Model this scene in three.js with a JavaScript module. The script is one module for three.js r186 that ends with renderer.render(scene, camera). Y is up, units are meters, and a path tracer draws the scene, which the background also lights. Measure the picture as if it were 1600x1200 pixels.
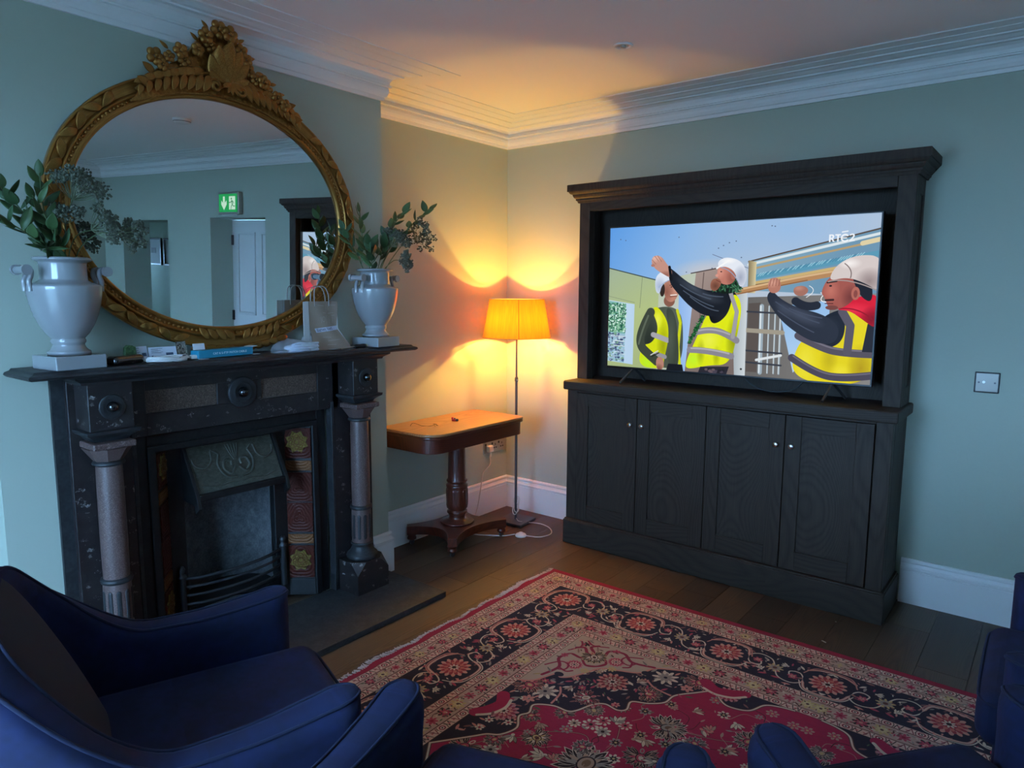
import * as THREE from 'three';
import { RoundedBoxGeometry } from 'three/addons/geometries/RoundedBoxGeometry.js';
import { mergeGeometries, mergeVertices } from 'three/addons/utils/BufferGeometryUtils.js';
import { RectAreaLightUniformsLib } from 'three/addons/lights/RectAreaLightUniformsLib.js';

RectAreaLightUniformsLib.init();
const renderer = new THREE.WebGLRenderer({ antialias: true });
renderer.toneMapping = THREE.LinearToneMapping;
renderer.toneMappingExposure = 1.0;
renderer.shadowMap.enabled = true;
const scene = new THREE.Scene();

// ---- camera: origin is the floor corner left of the television wall, x along that wall, z towards the window wall
const camera = new THREE.PerspectiveCamera(57.21, 4 / 3, 0.05, 60);
camera.position.set(3.1116, 1.5356, 3.885);
{
  const m = new THREE.Matrix4().makeBasis(
    new THREE.Vector3(0.784895, 0.004717, -0.619611),
    new THREE.Vector3(-0.083641, 0.991625, -0.098404),
    new THREE.Vector3(0.613957, 0.129062, 0.778716));
  camera.quaternion.setFromRotationMatrix(m);
}
// ---- dusk sky, felt through the windows behind the camera and an added hall opening
const SKY = [0.31, 0.59, 1.0], SKYPOWER = 26;
scene.background = new THREE.Color().setRGB(SKY[0] * SKYPOWER, SKY[1] * SKYPOWER, SKY[2] * SKYPOWER);
const LAMP = [1.0, 0.62, 0.10], LAMPPOWER = 0.36;   // each bulb of the floor lamp
const ZF = 4.75, XR = 6.18, HC = 2.64, H0 = 2.5;       // window wall, far wall, ceiling, foot of the cornice

// ---- random numbers
function rng(seed) { let s = seed >>> 0; return () => { s = (s + 0x6d2b79f5) | 0; let t = Math.imul(s ^ (s >>> 15), 1 | s); t = (t + Math.imul(t ^ (t >>> 7), 61 | t)) ^ t; return ((t ^ (t >>> 14)) >>> 0) / 4294967296; }; }
const R0 = rng(7);
const rr = (a, b, r = R0) => a + (b - a) * r();
const V = (x, y, z) => new THREE.Vector3(x, y, z);

// ---- naming
const used = new Map();
function numbered(n) { const k = used.get(n) || 0; used.set(n, k + 1); return k ? n + '_' + String(k).padStart(3, '0') : n; }
function thing(name, label, category, pos = [0, 0, 0], turn = 0, group) {
  const o = new THREE.Group(); o.name = numbered(name); o.position.set(...pos); o.rotation.y = turn;
  o.userData = { label, category }; if (group) o.userData.group = group;
  scene.add(o); return o;
}
function part(parent, name, geo, mat, extra) {
  const m = new THREE.Mesh(geo, mat); m.name = name; m.castShadow = m.receiveShadow = true;
  if (extra) Object.assign(m.userData, extra);
  parent.add(m); return m;
}
function solo(name, label, category, geo, mat, group) {
  const m = part(scene, numbered(name), geo, mat); m.userData = { label, category }; if (group) m.userData.group = group; return m;
}
function struct(name, geo, mat) { const m = part(scene, name, geo, mat); m.userData.kind = 'structure'; return m; }

// ---- geometry helpers; uv in metres, grain along the named axis runs along v
function uvm(g, grain = 'y') {
  if (g.index) g = g.toNonIndexed();
  const p = g.attributes.position, n = p.count, uv = new Float32Array(n * 2);
  const a = V(0, 0, 0), b = V(0, 0, 0), c = V(0, 0, 0), q = V(0, 0, 0);
  for (let i = 0; i < n; i += 3) {
    a.fromBufferAttribute(p, i); b.fromBufferAttribute(p, i + 1); c.fromBufferAttribute(p, i + 2);
    q.copy(b).sub(a).cross(c.clone().sub(a));
    const x = Math.abs(q.x), y = Math.abs(q.y), z = Math.abs(q.z);
    let s, t;
    if (x >= y && x >= z) [s, t] = ['z', 'y']; else if (y >= z) [s, t] = ['x', 'z']; else [s, t] = ['x', 'y'];
    if (s === grain) [s, t] = [t, s];
    for (const [k, v] of [[0, a], [1, b], [2, c]]) { uv[(i + k) * 2] = v[s]; uv[(i + k) * 2 + 1] = v[t]; }
  }
  g.setAttribute('uv', new THREE.BufferAttribute(uv, 2));
  return g;
}
function bb(x0, x1, y0, y1, z0, z1, r = 0, grain = 'y', seg = 2) {
  const w = x1 - x0, h = y1 - y0, d = z1 - z0;
  const g = r > 0 ? new RoundedBoxGeometry(w, h, d, seg, Math.min(r, w / 2.01, h / 2.01, d / 2.01)) : new THREE.BoxGeometry(w, h, d);
  g.translate((x0 + x1) / 2, (y0 + y1) / 2, (z0 + z1) / 2);
  return uvm(g, grain);
}
function merge(list) {
  const l = list.map((g) => { g = g.index ? g.toNonIndexed() : g; for (const k of Object.keys(g.attributes)) if (!['position', 'normal', 'uv'].includes(k)) g.deleteAttribute(k); if (!g.attributes.uv) uvm(g); return g; });
  return mergeGeometries(l, false);
}
function lathe(pts, seg = 32, grain = 'y') { const g = new THREE.LatheGeometry(pts.map(([r, y]) => new THREE.Vector2(Math.max(r, 0.0001), y)), seg); return g; }
function at(g, x = 0, y = 0, z = 0) { g.translate(x, y, z); return g; }
function tube(pts, r, seg = 24, rad = 8, closed = false) { return new THREE.TubeGeometry(new THREE.CatmullRomCurve3(pts.map((p) => V(...p)), closed), seg, r, rad, closed); }
function rod(a, b, r, rad = 8, r2 = r) {
  const A = V(...a), B = V(...b), g = new THREE.CylinderGeometry(r2, r, A.distanceTo(B), rad);
  g.applyQuaternion(new THREE.Quaternion().setFromUnitVectors(V(0, 1, 0), B.clone().sub(A).normalize()));
  return g.translate((A.x + B.x) / 2, (A.y + B.y) / 2, (A.z + B.z) / 2);
}
function ball(r, x, y, z, w = 14, h = 10, sx = 1, sy = 1, sz = 1) { return new THREE.SphereGeometry(r, w, h).scale(sx, sy, sz).translate(x, y, z); }
function extr(pts, depth, bevel = 0, curve = 10) {
  const s = pts instanceof THREE.Shape ? pts : new THREE.Shape(pts.map(([x, y]) => new THREE.Vector2(x, y)));
  return new THREE.ExtrudeGeometry(s, { depth, bevelEnabled: bevel > 0, bevelSize: bevel, bevelThickness: bevel, bevelSegments: 2, curveSegments: curve });
}
// a moulding: profile [[out, y], ...] carried along a plan path [[x, z], ...] with the room on the side (-dz, dx)
function mould(profile, path, closed = false, caps = true) {
  const n = path.length, pos = [], offs = [];
  for (let i = 0; i < n; i++) {
    const p = path[i], a = closed || i > 0 ? path[(i + n - 1) % n] : null, b = closed || i < n - 1 ? path[(i + 1) % n] : null;
    const nn = (u, v) => { const l = Math.hypot(v[0] - u[0], v[1] - u[1]); return [-(v[1] - u[1]) / l, (v[0] - u[0]) / l]; };
    const n1 = a ? nn(a, p) : nn(p, b), n2 = b ? nn(p, b) : n1;
    const k = 1 + n1[0] * n2[0] + n1[1] * n2[1];
    offs.push([(n1[0] + n2[0]) / k, (n1[1] + n2[1]) / k]);
  }
  const P = (i, j) => { const q = i % n, d = profile[j][0]; return [path[q][0] + offs[q][0] * d, profile[j][1], path[q][1] + offs[q][1] * d]; };
  for (let i = 0; i < (closed ? n : n - 1); i++) for (let j = 0; j < profile.length - 1; j++) {
    const a = P(i, j), b = P(i + 1, j), c = P(i + 1, j + 1), d = P(i, j + 1);
    pos.push(...a, ...b, ...c, ...a, ...c, ...d);
  }
  if (!closed && caps) for (const i of [0, n - 1]) for (let j = 1; j < profile.length - 1; j++) pos.push(...P(i, 0), ...P(i, j), ...P(i, j + 1));
  const g = new THREE.BufferGeometry(); g.setAttribute('position', new THREE.Float32BufferAttribute(pos, 3)); g.computeVertexNormals();
  return uvm(g);
}
// grid surface from a function (i 0..nu, j 0..nv) -> [x, y, z]
function grid(nu, nv, fn, wrapU = false, wrapV = false) {
  const pos = [], uv = [], idx = [];
  for (let i = 0; i <= nu; i++) for (let j = 0; j <= nv; j++) { pos.push(...fn(i / nu, j / nv)); uv.push(i / nu, j / nv); }
  for (let i = 0; i < nu; i++) for (let j = 0; j < nv; j++) { const a = i * (nv + 1) + j, b = a + nv + 1; idx.push(a, b, a + 1, b, b + 1, a + 1); }
  let g = new THREE.BufferGeometry(); g.setAttribute('position', new THREE.Float32BufferAttribute(pos, 3)); g.setAttribute('uv', new THREE.Float32BufferAttribute(uv, 2)); g.setIndex(idx);
  g.computeVertexNormals();
  if (wrapU || wrapV) { const nr = g.attributes.normal, add = (a, b) => { const v = V(0, 0, 0).fromBufferAttribute(nr, a).add(V(0, 0, 0).fromBufferAttribute(nr, b)).normalize(); nr.setXYZ(a, v.x, v.y, v.z); nr.setXYZ(b, v.x, v.y, v.z); };
    if (wrapU) for (let j = 0; j <= nv; j++) add(j, nu * (nv + 1) + j);
    if (wrapV) for (let i = 0; i <= nu; i++) add(i * (nv + 1), i * (nv + 1) + nv); }
  return g;
}
// a carved or growing leaf lying along +y from its foot, face towards +z, closed and thin
function leafGeo(L, W, { curl = 0.15, fold = 0.25, thick = 0.06, nu = 7, tip = 0.55 } = {}) {
  const w = (t) => W * Math.pow(Math.sin(Math.PI * Math.pow(t, tip === 0.55 ? 0.8 : tip)), 0.8) + 0.001 * L;
  return grid(nu, 8, (t, s) => {
    const a = s * Math.PI * 2, cx = Math.cos(a), sy = Math.sin(a), ww = w(Math.min(Math.max(t, 0.001), 0.999));
    const x = cx * ww / 2, lift = Math.abs(cx) * ww * fold;
    return [x, t * L, curl * L * (t * t) + lift + sy * thick * ww * 0.5];
  }, false, true);
}
// ---- textures
function canvas(w, h, draw) { const c = document.createElement('canvas'); c.width = w; c.height = h; draw(c.getContext('2d'), w, h); return c; }
function tex(c, { srgb = true, rep, mirror = false } = {}) {
  const t = new THREE.CanvasTexture(c); t.colorSpace = srgb ? THREE.SRGBColorSpace : THREE.NoColorSpace;
  t.wrapS = t.wrapT = mirror ? THREE.MirroredRepeatWrapping : THREE.RepeatWrapping; t.magFilter = THREE.LinearFilter;
  if (rep) t.repeat.set(...rep); return t;
}
// smooth tiling value noise
function noise2(seed, n = 64) {
  const r = rng(seed), v = Float32Array.from({ length: n * n }, () => r());
  return (x, y) => { const xi = Math.floor(x), yi = Math.floor(y); let fx = x - xi, fy = y - yi; fx = fx * fx * (3 - 2 * fx); fy = fy * fy * (3 - 2 * fy);
    const m = (a) => ((a % n) + n) % n, g = (a, b) => v[m(b) * n + m(a)];
    return (g(xi, yi) * (1 - fx) + g(xi + 1, yi) * fx) * (1 - fy) + (g(xi, yi + 1) * (1 - fx) + g(xi + 1, yi + 1) * fx) * fy; };
}
function pix(w, h, fn, { srgb = true, rep } = {}) {   // fn(x, y) -> [r, g, b] 0..255
  const d = new Uint8Array(w * h * 4);
  for (let y = 0; y < h; y++) for (let x = 0; x < w; x++) { const c = fn(x, y), i = (y * w + x) * 4; d[i] = c[0]; d[i + 1] = c[1] ?? c[0]; d[i + 2] = c[2] ?? c[0]; d[i + 3] = 255; }
  const t = new THREE.DataTexture(d, w, h); t.colorSpace = srgb ? THREE.SRGBColorSpace : THREE.NoColorSpace; t.wrapS = t.wrapT = THREE.RepeatWrapping; t.magFilter = THREE.LinearFilter; t.minFilter = THREE.LinearFilter;
  if (rep) t.repeat.set(...rep); t.needsUpdate = true; return t;
}
const mix = (a, b, t) => a.map((v, i) => v + (b[i] - v) * t);
// oak-like grain running along v: straight pores and long cathedral arches; 1 tile = size metres
function wood(seed, dark, light, { w = 512, h = 1024, arch = 1, pores = 1, rep } = {}) {
  const n1 = noise2(seed), n2 = noise2(seed + 1), n3 = noise2(seed + 2);
  const f = (x, y) => {
    const u = x / w, v = y / h, warp = n1(u * 4, v * 2) * 0.9 + n2(u * 8, v * 4) * 0.3;
    const d = (u - 0.5) * 2, ring = Math.abs(Math.sin(Math.PI * (10 * (d * d * (1.5 * arch) + 0.35 * arch * Math.sin(v * Math.PI * 2)) + warp * 2.2 + u * 8)));
    const fib = n3(u * 64, v * 8) * 0.5 + n2(u * 64 + 7, v * 16) * 0.5;
    return Math.min(1, Math.max(0, 0.25 + 0.45 * ring + 0.4 * (fib - 0.4) * pores));
  };
  const map = pix(w, h, (x, y) => mix(dark, light, f(x, y)), { rep });
  const bump = pix(w, h, (x, y) => [255 * f(x, y)], { srgb: false, rep });
  return { map, bumpMap: bump };
}
const std = (o) => new THREE.MeshStandardMaterial(o);
const phy = (o) => new THREE.MeshPhysicalMaterial(o);
const lin = (r, g, b) => new THREE.Color().setRGB(r, g, b);
const M = {};
{
  const n = noise2(11), n2 = noise2(12);
  const plaster = pix(256, 256, (x, y) => [128 + 70 * (n(x / 4, y / 4) - 0.5) + 60 * (n2(x / 8 + 9, y / 8) - 0.5)], { srgb: false, rep: [2, 2] });
  M.wall = std({ color: lin(0.42, 0.47, 0.385), roughness: 0.78, bumpMap: plaster, bumpScale: 0.0006 });
  M.white = std({ color: lin(0.83, 0.83, 0.82), roughness: 0.42 });
  M.ceiling = std({ color: lin(0.87, 0.845, 0.82), roughness: 0.9, bumpMap: plaster, bumpScale: 0.0005 });
  M.outside = std({ color: lin(0.16, 0.17, 0.15), roughness: 1 });
}
{
  const o1 = wood(21, [49, 41, 36], [72, 62, 54], { rep: [2.2, 1.1], arch: 1.2 });
  M.oak = phy({ ...o1, specularIntensity: 0.5, roughness: 0.6, bumpScale: 0.0007 });
  const o2 = wood(22, [47, 39, 34], [70, 60, 52], { rep: [3.0, 1.0], arch: 0.4 });
  M.oakStraight = phy({ ...o2, specularIntensity: 0.5, roughness: 0.6, bumpScale: 0.0006 });
  M.floor = [0, 1, 2, 3].map((k) => { const a = [[84, 64, 48], [95, 74, 56], [75, 58, 45], [89, 68, 51]][k]; const t = wood(31 + k * 5, a.map((v) => v * 0.78), a.map((v) => v * 1.16), { rep: [5.5, 0.55], arch: 0.6 + 0.3 * k, w: 256, h: 1024 }); return std({ ...t, roughness: 0.48, bumpScale: 0.0004 }); });
  const mh = wood(51, [58, 20, 12], [104, 44, 24], { rep: [3, 1.2], arch: 0.7 });
  M.mahogany = phy({ ...mh, roughness: 0.35, bumpScale: 0.0001, clearcoat: 0.6, clearcoatRoughness: 0.18 });
  const mt = wood(52, [136, 90, 54], [186, 136, 88], { rep: [2.5, 0.9], arch: 0.5 });
  M.mahoganyTop = phy({ ...mt, roughness: 0.42, bumpScale: 0.0001, clearcoat: 0.35, clearcoatRoughness: 0.25 });
}
{
  // fossil marble: near-black brown with pale curls, rings and flecks
  const mc = canvas(1024, 1024, (c, w, h) => {
    const r = rng(61); c.fillStyle = '#221e1f'; c.fillRect(0, 0, w, h);
    for (let i = 0; i < 900; i++) { const x = r() * w, y = r() * h, s = 10 + r() * 60, v = 22 + r() * 34; c.fillStyle = `rgba(${v + 10},${v + 2},${v},0.16)`; c.beginPath(); c.ellipse(x, y, s, s * (0.3 + r() * 0.6), r() * 3, 0, 7); c.fill(); }
    for (let i = 0; i < 95; i++) {   // fossil shells: broken curls built of uneven flecks
      const x = r() * w, y = r() * h, R = 10 + r() * 30, a0 = r() * 6.3, sw = 1.2 + r() * 4.2, v = 105 + r() * 75, e = 0.4 + r() * 0.6, lw = 2 + r() * 6;
      for (let q = 0; q < 26; q++) { if (r() < 0.22) continue; const a = a0 + sw * q / 26, k = 0.75 + 0.35 * Math.sin(q * 0.7 + i); c.fillStyle = `rgba(${v},${v - 8},${v - 13},${0.25 + r() * 0.55})`; c.beginPath(); c.ellipse(x + Math.cos(a) * R * k, y + Math.sin(a) * R * e * k, lw * (0.3 + r() * 0.9), lw * (0.2 + r() * 0.5), a + 1.57 + (r() - 0.5), 0, 7); c.fill(); }
    }
    for (let i = 0; i < 500; i++) { const v = 90 + r() * 90; c.fillStyle = `rgba(${v},${v - 8},${v - 14},0.5)`; c.fillRect(r() * w, r() * h, 1 + r() * 4, 1 + r() * 3); }
  });
  M.marble = phy({ map: tex(mc, { rep: [1.7, 1.7] }), roughness: 0.38, clearcoat: 0.15, clearcoatRoughness: 0.3 });
  const gr = (seed, base, dots) => canvas(512, 512, (c, w, h) => { const r = rng(seed); c.fillStyle = base; c.fillRect(0, 0, w, h); for (let i = 0; i < 9000; i++) { c.fillStyle = dots[Math.floor(r() * dots.length)]; const s = 1 + r() * 6; c.globalAlpha = 0.35 + r() * 0.5; c.beginPath(); c.ellipse(r() * w, r() * h, s, s * (0.4 + r() * 0.6), r() * 3, 0, 7); c.fill(); } });
  M.redMarble = phy({ map: tex(gr(62, '#58433f', ['#6e5853', '#3a2928', '#8f7d78', '#4a3330', '#634a45']), { rep: [4, 4] }), roughness: 0.42, clearcoat: 0.2, clearcoatRoughness: 0.3 });
  M.panelMarble = std({ map: tex(gr(63, '#5a483f', ['#6e5a4e', '#46362f', '#7c6a5c', '#3c2e28']), { rep: [5, 5] }), roughness: 0.5 });
  const sn = noise2(64), sn2 = noise2(65);
  const slate = (base, amp) => pix(256, 256, (x, y) => { const v = amp * ((sn(x / 4, y / 4) - 0.5) + (sn2(x / 16, y / 16) - 0.5)); return base.map((b) => Math.max(0, b + v)); }, { rep: [2, 2] });
  M.slate = std({ map: slate([40, 41, 43], 16), roughness: 0.5 });
  M.hearth = std({ map: slate([52, 53, 54], 16), roughness: 0.55 });
  M.iron = std({ map: slate([26, 27, 28], 10), roughness: 0.5, metalness: 0.25 });
  M.ironBar = std({ map: slate([52, 54, 57], 12), roughness: 0.42, metalness: 0.4 });
  M.ironPlate = std({ map: slate([78, 78, 68], 20), roughness: 0.55, metalness: 0.3 });
  M.fireback = std({ map: slate([84, 86, 88], 22), roughness: 0.85 });
  M.soot = std({ map: slate([18, 17, 16], 10), roughness: 0.95 });
  const tb = noise2(66);
  const relief = pix(256, 256, (x, y) => { const u = x / 256 - 0.5, v = y / 256 - 0.5, a = Math.atan2(v, u), q = Math.hypot(u, v); const s = Math.sin(q * 60 + 3 * Math.sin(a * 3)) * 0.5 + 0.5; return [255 * (0.6 * s + 0.4 * tb(x / 8, y / 8))]; }, { srgb: false });
  M.tile = phy({ color: lin(0.062, 0.013, 0.008), roughness: 0.35, specularIntensity: 0.2, bumpMap: relief, bumpScale: 0.003, clearcoat: 0.05, clearcoatRoughness: 0.08 });
  M.tileBand = phy({ color: lin(0.16, 0.06, 0.02), roughness: 0.4, specularIntensity: 0.3, bumpMap: relief, bumpScale: 0.003, clearcoat: 0.05, clearcoatRoughness: 0.1 });
  M.tileStar = phy({ color: lin(0.19, 0.125, 0.03), roughness: 0.35, specularIntensity: 0.4, bumpMap: relief, bumpScale: 0.006, clearcoat: 0.08, clearcoatRoughness: 0.1 });
}
{
  const gn = noise2(71), gn2 = noise2(72);
  const g = pix(256, 256, (x, y) => { const t = 0.55 * gn(x / 8, y / 8) + 0.45 * gn2(x / 4, y / 4); return mix([122, 78, 32], [206, 152, 80], t); }, { rep: [3, 3] });
  M.gilt = std({ map: g, roughness: 0.3, metalness: 0.75 });
  M.mirror = std({ color: lin(0.86, 0.88, 0.87), roughness: 0.0, metalness: 1 });
  M.ceramic = phy({ color: lin(0.30, 0.305, 0.31), roughness: 0.35, clearcoat: 1, clearcoatRoughness: 0.05 });
  M.leaf = [[0.055, 0.115, 0.036], [0.075, 0.145, 0.045], [0.042, 0.095, 0.032]].map((c) => phy({ color: lin(...c), roughness: 0.5, transmission: 0.12, side: THREE.DoubleSide }));
  M.stem = std({ color: lin(0.09, 0.13, 0.05), roughness: 0.7 });
  M.umbel = std({ color: lin(0.105, 0.12, 0.085), roughness: 0.85 });
  M.umbelRay = std({ color: lin(0.19, 0.23, 0.13), roughness: 0.8 });
}
{
  const vn = noise2(81), vn2 = noise2(82);
  const v = pix(512, 512, (x, y) => { const t = 0.6 * vn(x / 32, y / 32) + 0.4 * vn2(x / 8, y / 8); return mix([10, 19, 50], [20, 34, 80], t); }, { rep: [1.2, 1.2] });
  const fine = pix(256, 256, (x, y) => [128 + 110 * (vn2(x, y) - 0.5)], { srgb: false, rep: [24, 24] });
  M.velvet = phy({ map: v, roughness: 0.9, bumpMap: fine, bumpScale: 0.0006, sheen: 0.22, sheenColor: lin(0.08, 0.16, 0.42), sheenRoughness: 0.45 });
  M.backCloth = phy({ color: lin(0.030, 0.026, 0.036), roughness: 0.95, sheen: 0.2, sheenColor: lin(0.3, 0.25, 0.3), sheenRoughness: 0.6, bumpMap: fine, bumpScale: 0.0006 });
  M.piping = phy({ color: lin(0.006, 0.010, 0.035), roughness: 0.85, sheen: 0.3, sheenColor: lin(0.08, 0.16, 0.5) });
  M.darkWood = std({ color: lin(0.03, 0.02, 0.015), roughness: 0.5 });
}
M.black = std({ color: lin(0.012, 0.012, 0.013), roughness: 0.35 });
M.blackGloss = phy({ color: lin(0.008, 0.008, 0.009), roughness: 0.12, clearcoat: 1, clearcoatRoughness: 0.05 });
M.steel = std({ color: lin(0.55, 0.53, 0.50), roughness: 0.3, metalness: 1 });
M.brushed = std({ color: lin(0.50, 0.48, 0.44), roughness: 0.36, metalness: 1 });
M.greyMetal = std({ color: lin(0.10, 0.10, 0.105), roughness: 0.42, metalness: 0.7 });
M.plastic = std({ color: lin(0.72, 0.70, 0.66), roughness: 0.4 });
M.cord = std({ color: lin(0.66, 0.63, 0.58), roughness: 0.45 });
M.glass = phy({ color: lin(0.97, 0.98, 0.98), roughness: 0, transmission: 1, thickness: 0, ior: 1.5 });
// ================= the room =================
const W1 = [0.85, 2.35, 0.25, 2.2], W2 = [4.8, 5.9, 0.25, 2.3];   // windows in the wall behind the camera
struct('wall_left', merge([
  bb(-0.3, 0, 0, HC, -0.3, 1.362), bb(-0.3, 0, 0, HC, 3.118, ZF + 0.3),
  bb(-0.3, 0.26, 0, HC, 1.362, 1.745), bb(-0.3, 0.26, 0, HC, 2.695, 3.118), bb(-0.3, 0.26, 0.985, HC, 1.745, 2.695), bb(-0.3, -0.1, 0, 0.985, 1.745, 2.695)]), M.wall);
struct('wall_back', merge([
  bb(0, 3.19, 0, HC, -0.3, 0), bb(4.06, 4.83, 0, HC, -0.3, 0), bb(5.76, XR + 0.3, 0, HC, -0.3, 0), bb(3.19, 4.06, 2.05, HC, -0.3, 0), bb(4.83, 5.76, 2.03, HC, -0.3, 0)]), M.wall);
struct('wall_right', bb(XR, XR + 0.3, 0, HC, 0, ZF), M.wall);
struct('wall_front', merge([
  bb(0, W1[0], 0, HC, ZF, ZF + 0.3), bb(W1[1], W2[0], 0, HC, ZF, ZF + 0.3), bb(W2[1], XR + 0.3, 0, HC, ZF, ZF + 0.3),
  ...[W1, W2].flatMap((w) => [bb(w[0], w[1], 0, w[2], ZF, ZF + 0.3), bb(w[0], w[1], w[3], HC, ZF, ZF + 0.3)])]), M.wall);
struct('ceiling', bb(-0.3, XR + 0.3, HC, HC + 0.25, -0.3, ZF + 0.3), M.ceiling);
struct('wall_hall', merge([bb(4.2, 8.2, 0, HC, -1.25, -1.05), bb(4.2, 4.4, 0, HC, -1.05, -0.3), bb(8.0, 8.2, 0, 1.3, -1.05, -0.3), bb(8.0, 8.2, 1.8, HC, -1.05, -0.3), bb(XR + 0.3, 8.2, 0, HC, -0.3, -0.1)]), M.wall);
struct('ceiling_hall', bb(4.2, 8.2, HC, HC + 0.2, -1.25, -0.1), M.ceiling);
struct('ground_outside', bb(-12, 18, -0.75, -0.6, ZF + 0.3, ZF + 26), M.outside);

// floor: a screed with oak boards laid along z, each its own piece
{
  const fl = struct('floor', merge([bb(-0.3, XR + 0.3, -0.2, -0.022, -0.3, ZF + 0.3), bb(4.2, 8.2, -0.2, -0.001, -1.25, -0.3), bb(3.19, 4.06, -0.022, -0.001, -0.3, 0), bb(4.83, 5.76, -0.022, -0.001, -0.3, 0)]), M.soot);
  const bw = 0.182, r = rng(99);
  const boards = new Map();
  for (let k = 0; k * bw < XR; k++) {
    const x0 = k * bw, x1 = Math.min(XR, x0 + bw);
    let z = k === 4 ? 1.075 - 2.0 : -rr(0.2, 1.8, r), first = true;
    while (z < ZF) {
      const L = k === 4 ? 2.0 : 1.9 + 0.3 * Math.floor(rr(0, 3, r)), a = Math.max(0, z), b = Math.min(ZF, z + L); z += L;
      if (b - a < 0.02) continue;
      const key = (x1 - x0).toFixed(3) + '_' + (b - a).toFixed(3), v = Math.floor(rr(0, 4, r));
      const g = bb(0, x1 - x0 - 0.0022, -0.022, 0, 0, b - a - 0.002, 0, 'z');
      { const u = g.attributes.uv, du = rr(0, 3, r), dv = rr(0, 3, r); for (let i = 0; i < u.count; i++) u.setXY(i, u.getX(i) + du, u.getY(i) + dv); }
      const m = part(fl, 'floor_board', g, M.floor[v]); m.position.set(x0 + 0.0011, 0, a + 0.001);
    }
  }
}
// cornice and skirting
const corniceProfile = [[0, 2.5], [0.012, 2.5], [0.014, 2.517], [0.021, 2.519], [0.029, 2.534], [0.032, 2.548], [0.028, 2.562], [0.041, 2.563], [0.042, 2.569], [0.033, 2.574], [0.035, 2.59], [0.045, 2.604], [0.062, 2.6115], [0.085, 2.612], [0.086, 2.619], [0.105, 2.6195], [0.126, 2.626], [0.15, 2.6265], [0.151, 2.6315], [0.176, 2.632], [0.196, 2.6335], [0.216, 2.634], [0.217, 2.6365], [0.24, 2.637], [0.289, 2.6355], [0.29, 2.642]];
const wallPath = [[0, ZF], [0, 3.118], [0.26, 3.118], [0.26, 1.362], [0, 1.362], [0, 0], [XR, 0], [XR, ZF]];
struct('trim_1', mould(corniceProfile, wallPath, true), M.white);
const skirt = [[0.02, 0], [0.02, 0.166], [0.0175, 0.169], [0.0175, 0.173], [0.022, 0.176], [0.022, 0.186], [0.0165, 0.191], [0.011, 0.203], [0.011, 0.207], [0.015, 0.211], [0.015, 0.219], [0.01, 0.2265], [0, 0.2265]];
struct('baseboard_left', mould(skirt, [[0.26, 1.482], [0.26, 1.362], [0, 1.362], [0, 0], [0.745, 0]]), M.white);
struct('baseboard_back', mould(skirt, [[2.548, 0], [3.19, 0]]), M.white);
struct('baseboard_doorway', mould(skirt, [[4.06, 0], [4.83, 0]]), M.white);
struct('baseboard_right', mould(skirt, [[5.76, 0], [XR, 0], [XR, ZF]]), M.white);
struct('baseboard_alcove', mould(skirt, [[0, ZF], [0, 3.118], [0.26, 3.118], [0.26, 2.96]]), M.white);
struct('baseboard_front', mould(skirt, [[XR, ZF], [0, ZF]]), M.white);

// two sash windows behind the camera, the source of the blue dusk light
[W1, W2].forEach((w, k) => {
  const [x0, x1, y0, y1] = w, ym = (y0 + y1) / 2, z = ZF + 0.16;
  const o = struct('window_' + (k + 1), merge([bb(x0, x0 + 0.05, y0, y1, z - 0.06, z + 0.06), bb(x1 - 0.05, x1, y0, y1, z - 0.06, z + 0.06), bb(x0 + 0.05, x1 - 0.05, y1 - 0.05, y1, z - 0.06, z + 0.06), bb(x0 + 0.05, x1 - 0.05, y0, y0 + 0.05, z - 0.06, z + 0.06)]), M.white);
  part(o, 'window_sill', bb(x0 - 0.04, x1 + 0.04, y0 - 0.03, y0, ZF - 0.06, z - 0.06, 0.008), M.white);
  for (const [ya, yb, dz] of [[y0 + 0.05, ym + 0.02, -0.025], [ym - 0.02, y1 - 0.05, 0.025]]) {
    const s = part(o, 'sash', merge([bb(x0 + 0.05, x0 + 0.095, ya, yb, z + dz - 0.02, z + dz + 0.02), bb(x1 - 0.095, x1 - 0.05, ya, yb, z + dz - 0.02, z + dz + 0.02), bb(x0 + 0.095, x1 - 0.095, ya, ya + 0.045, z + dz - 0.02, z + dz + 0.02), bb(x0 + 0.095, x1 - 0.095, yb - 0.045, yb, z + dz - 0.02, z + dz + 0.02), bb((x0 + x1) / 2 - 0.011, (x0 + x1) / 2 + 0.011, ya + 0.045, yb - 0.045, z + dz - 0.015, z + dz + 0.015)]), M.white);
    for (const [xa, xb] of [[x0 + 0.095, (x0 + x1) / 2 - 0.011], [(x0 + x1) / 2 + 0.011, x1 - 0.095]]) { const g = new THREE.PlaneGeometry(xb - xa, yb - ya - 0.09); g.translate((xa + xb) / 2, (ya + yb) / 2, z + dz); part(s, 'pane', g, M.glass); }
  }
});

{
  const o = struct('window_3', merge([bb(8.06, 8.12, 1.3, 1.8, -1.05, -1.0), bb(8.06, 8.12, 1.3, 1.8, -0.35, -0.3), bb(8.06, 8.12, 1.3, 1.35, -1.0, -0.35), bb(8.06, 8.12, 1.75, 1.8, -1.0, -0.35)]), M.white);  // unseen window, added at the hall end to let sky light in
  part(o, 'pane', new THREE.PlaneGeometry(0.65, 0.4).rotateY(Math.PI / 2).translate(8.09, 1.55, -0.675), M.glass);
}
struct('ground_side', bb(8.2, 18, -0.75, -0.6, -10, ZF + 0.3), M.outside);
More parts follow.
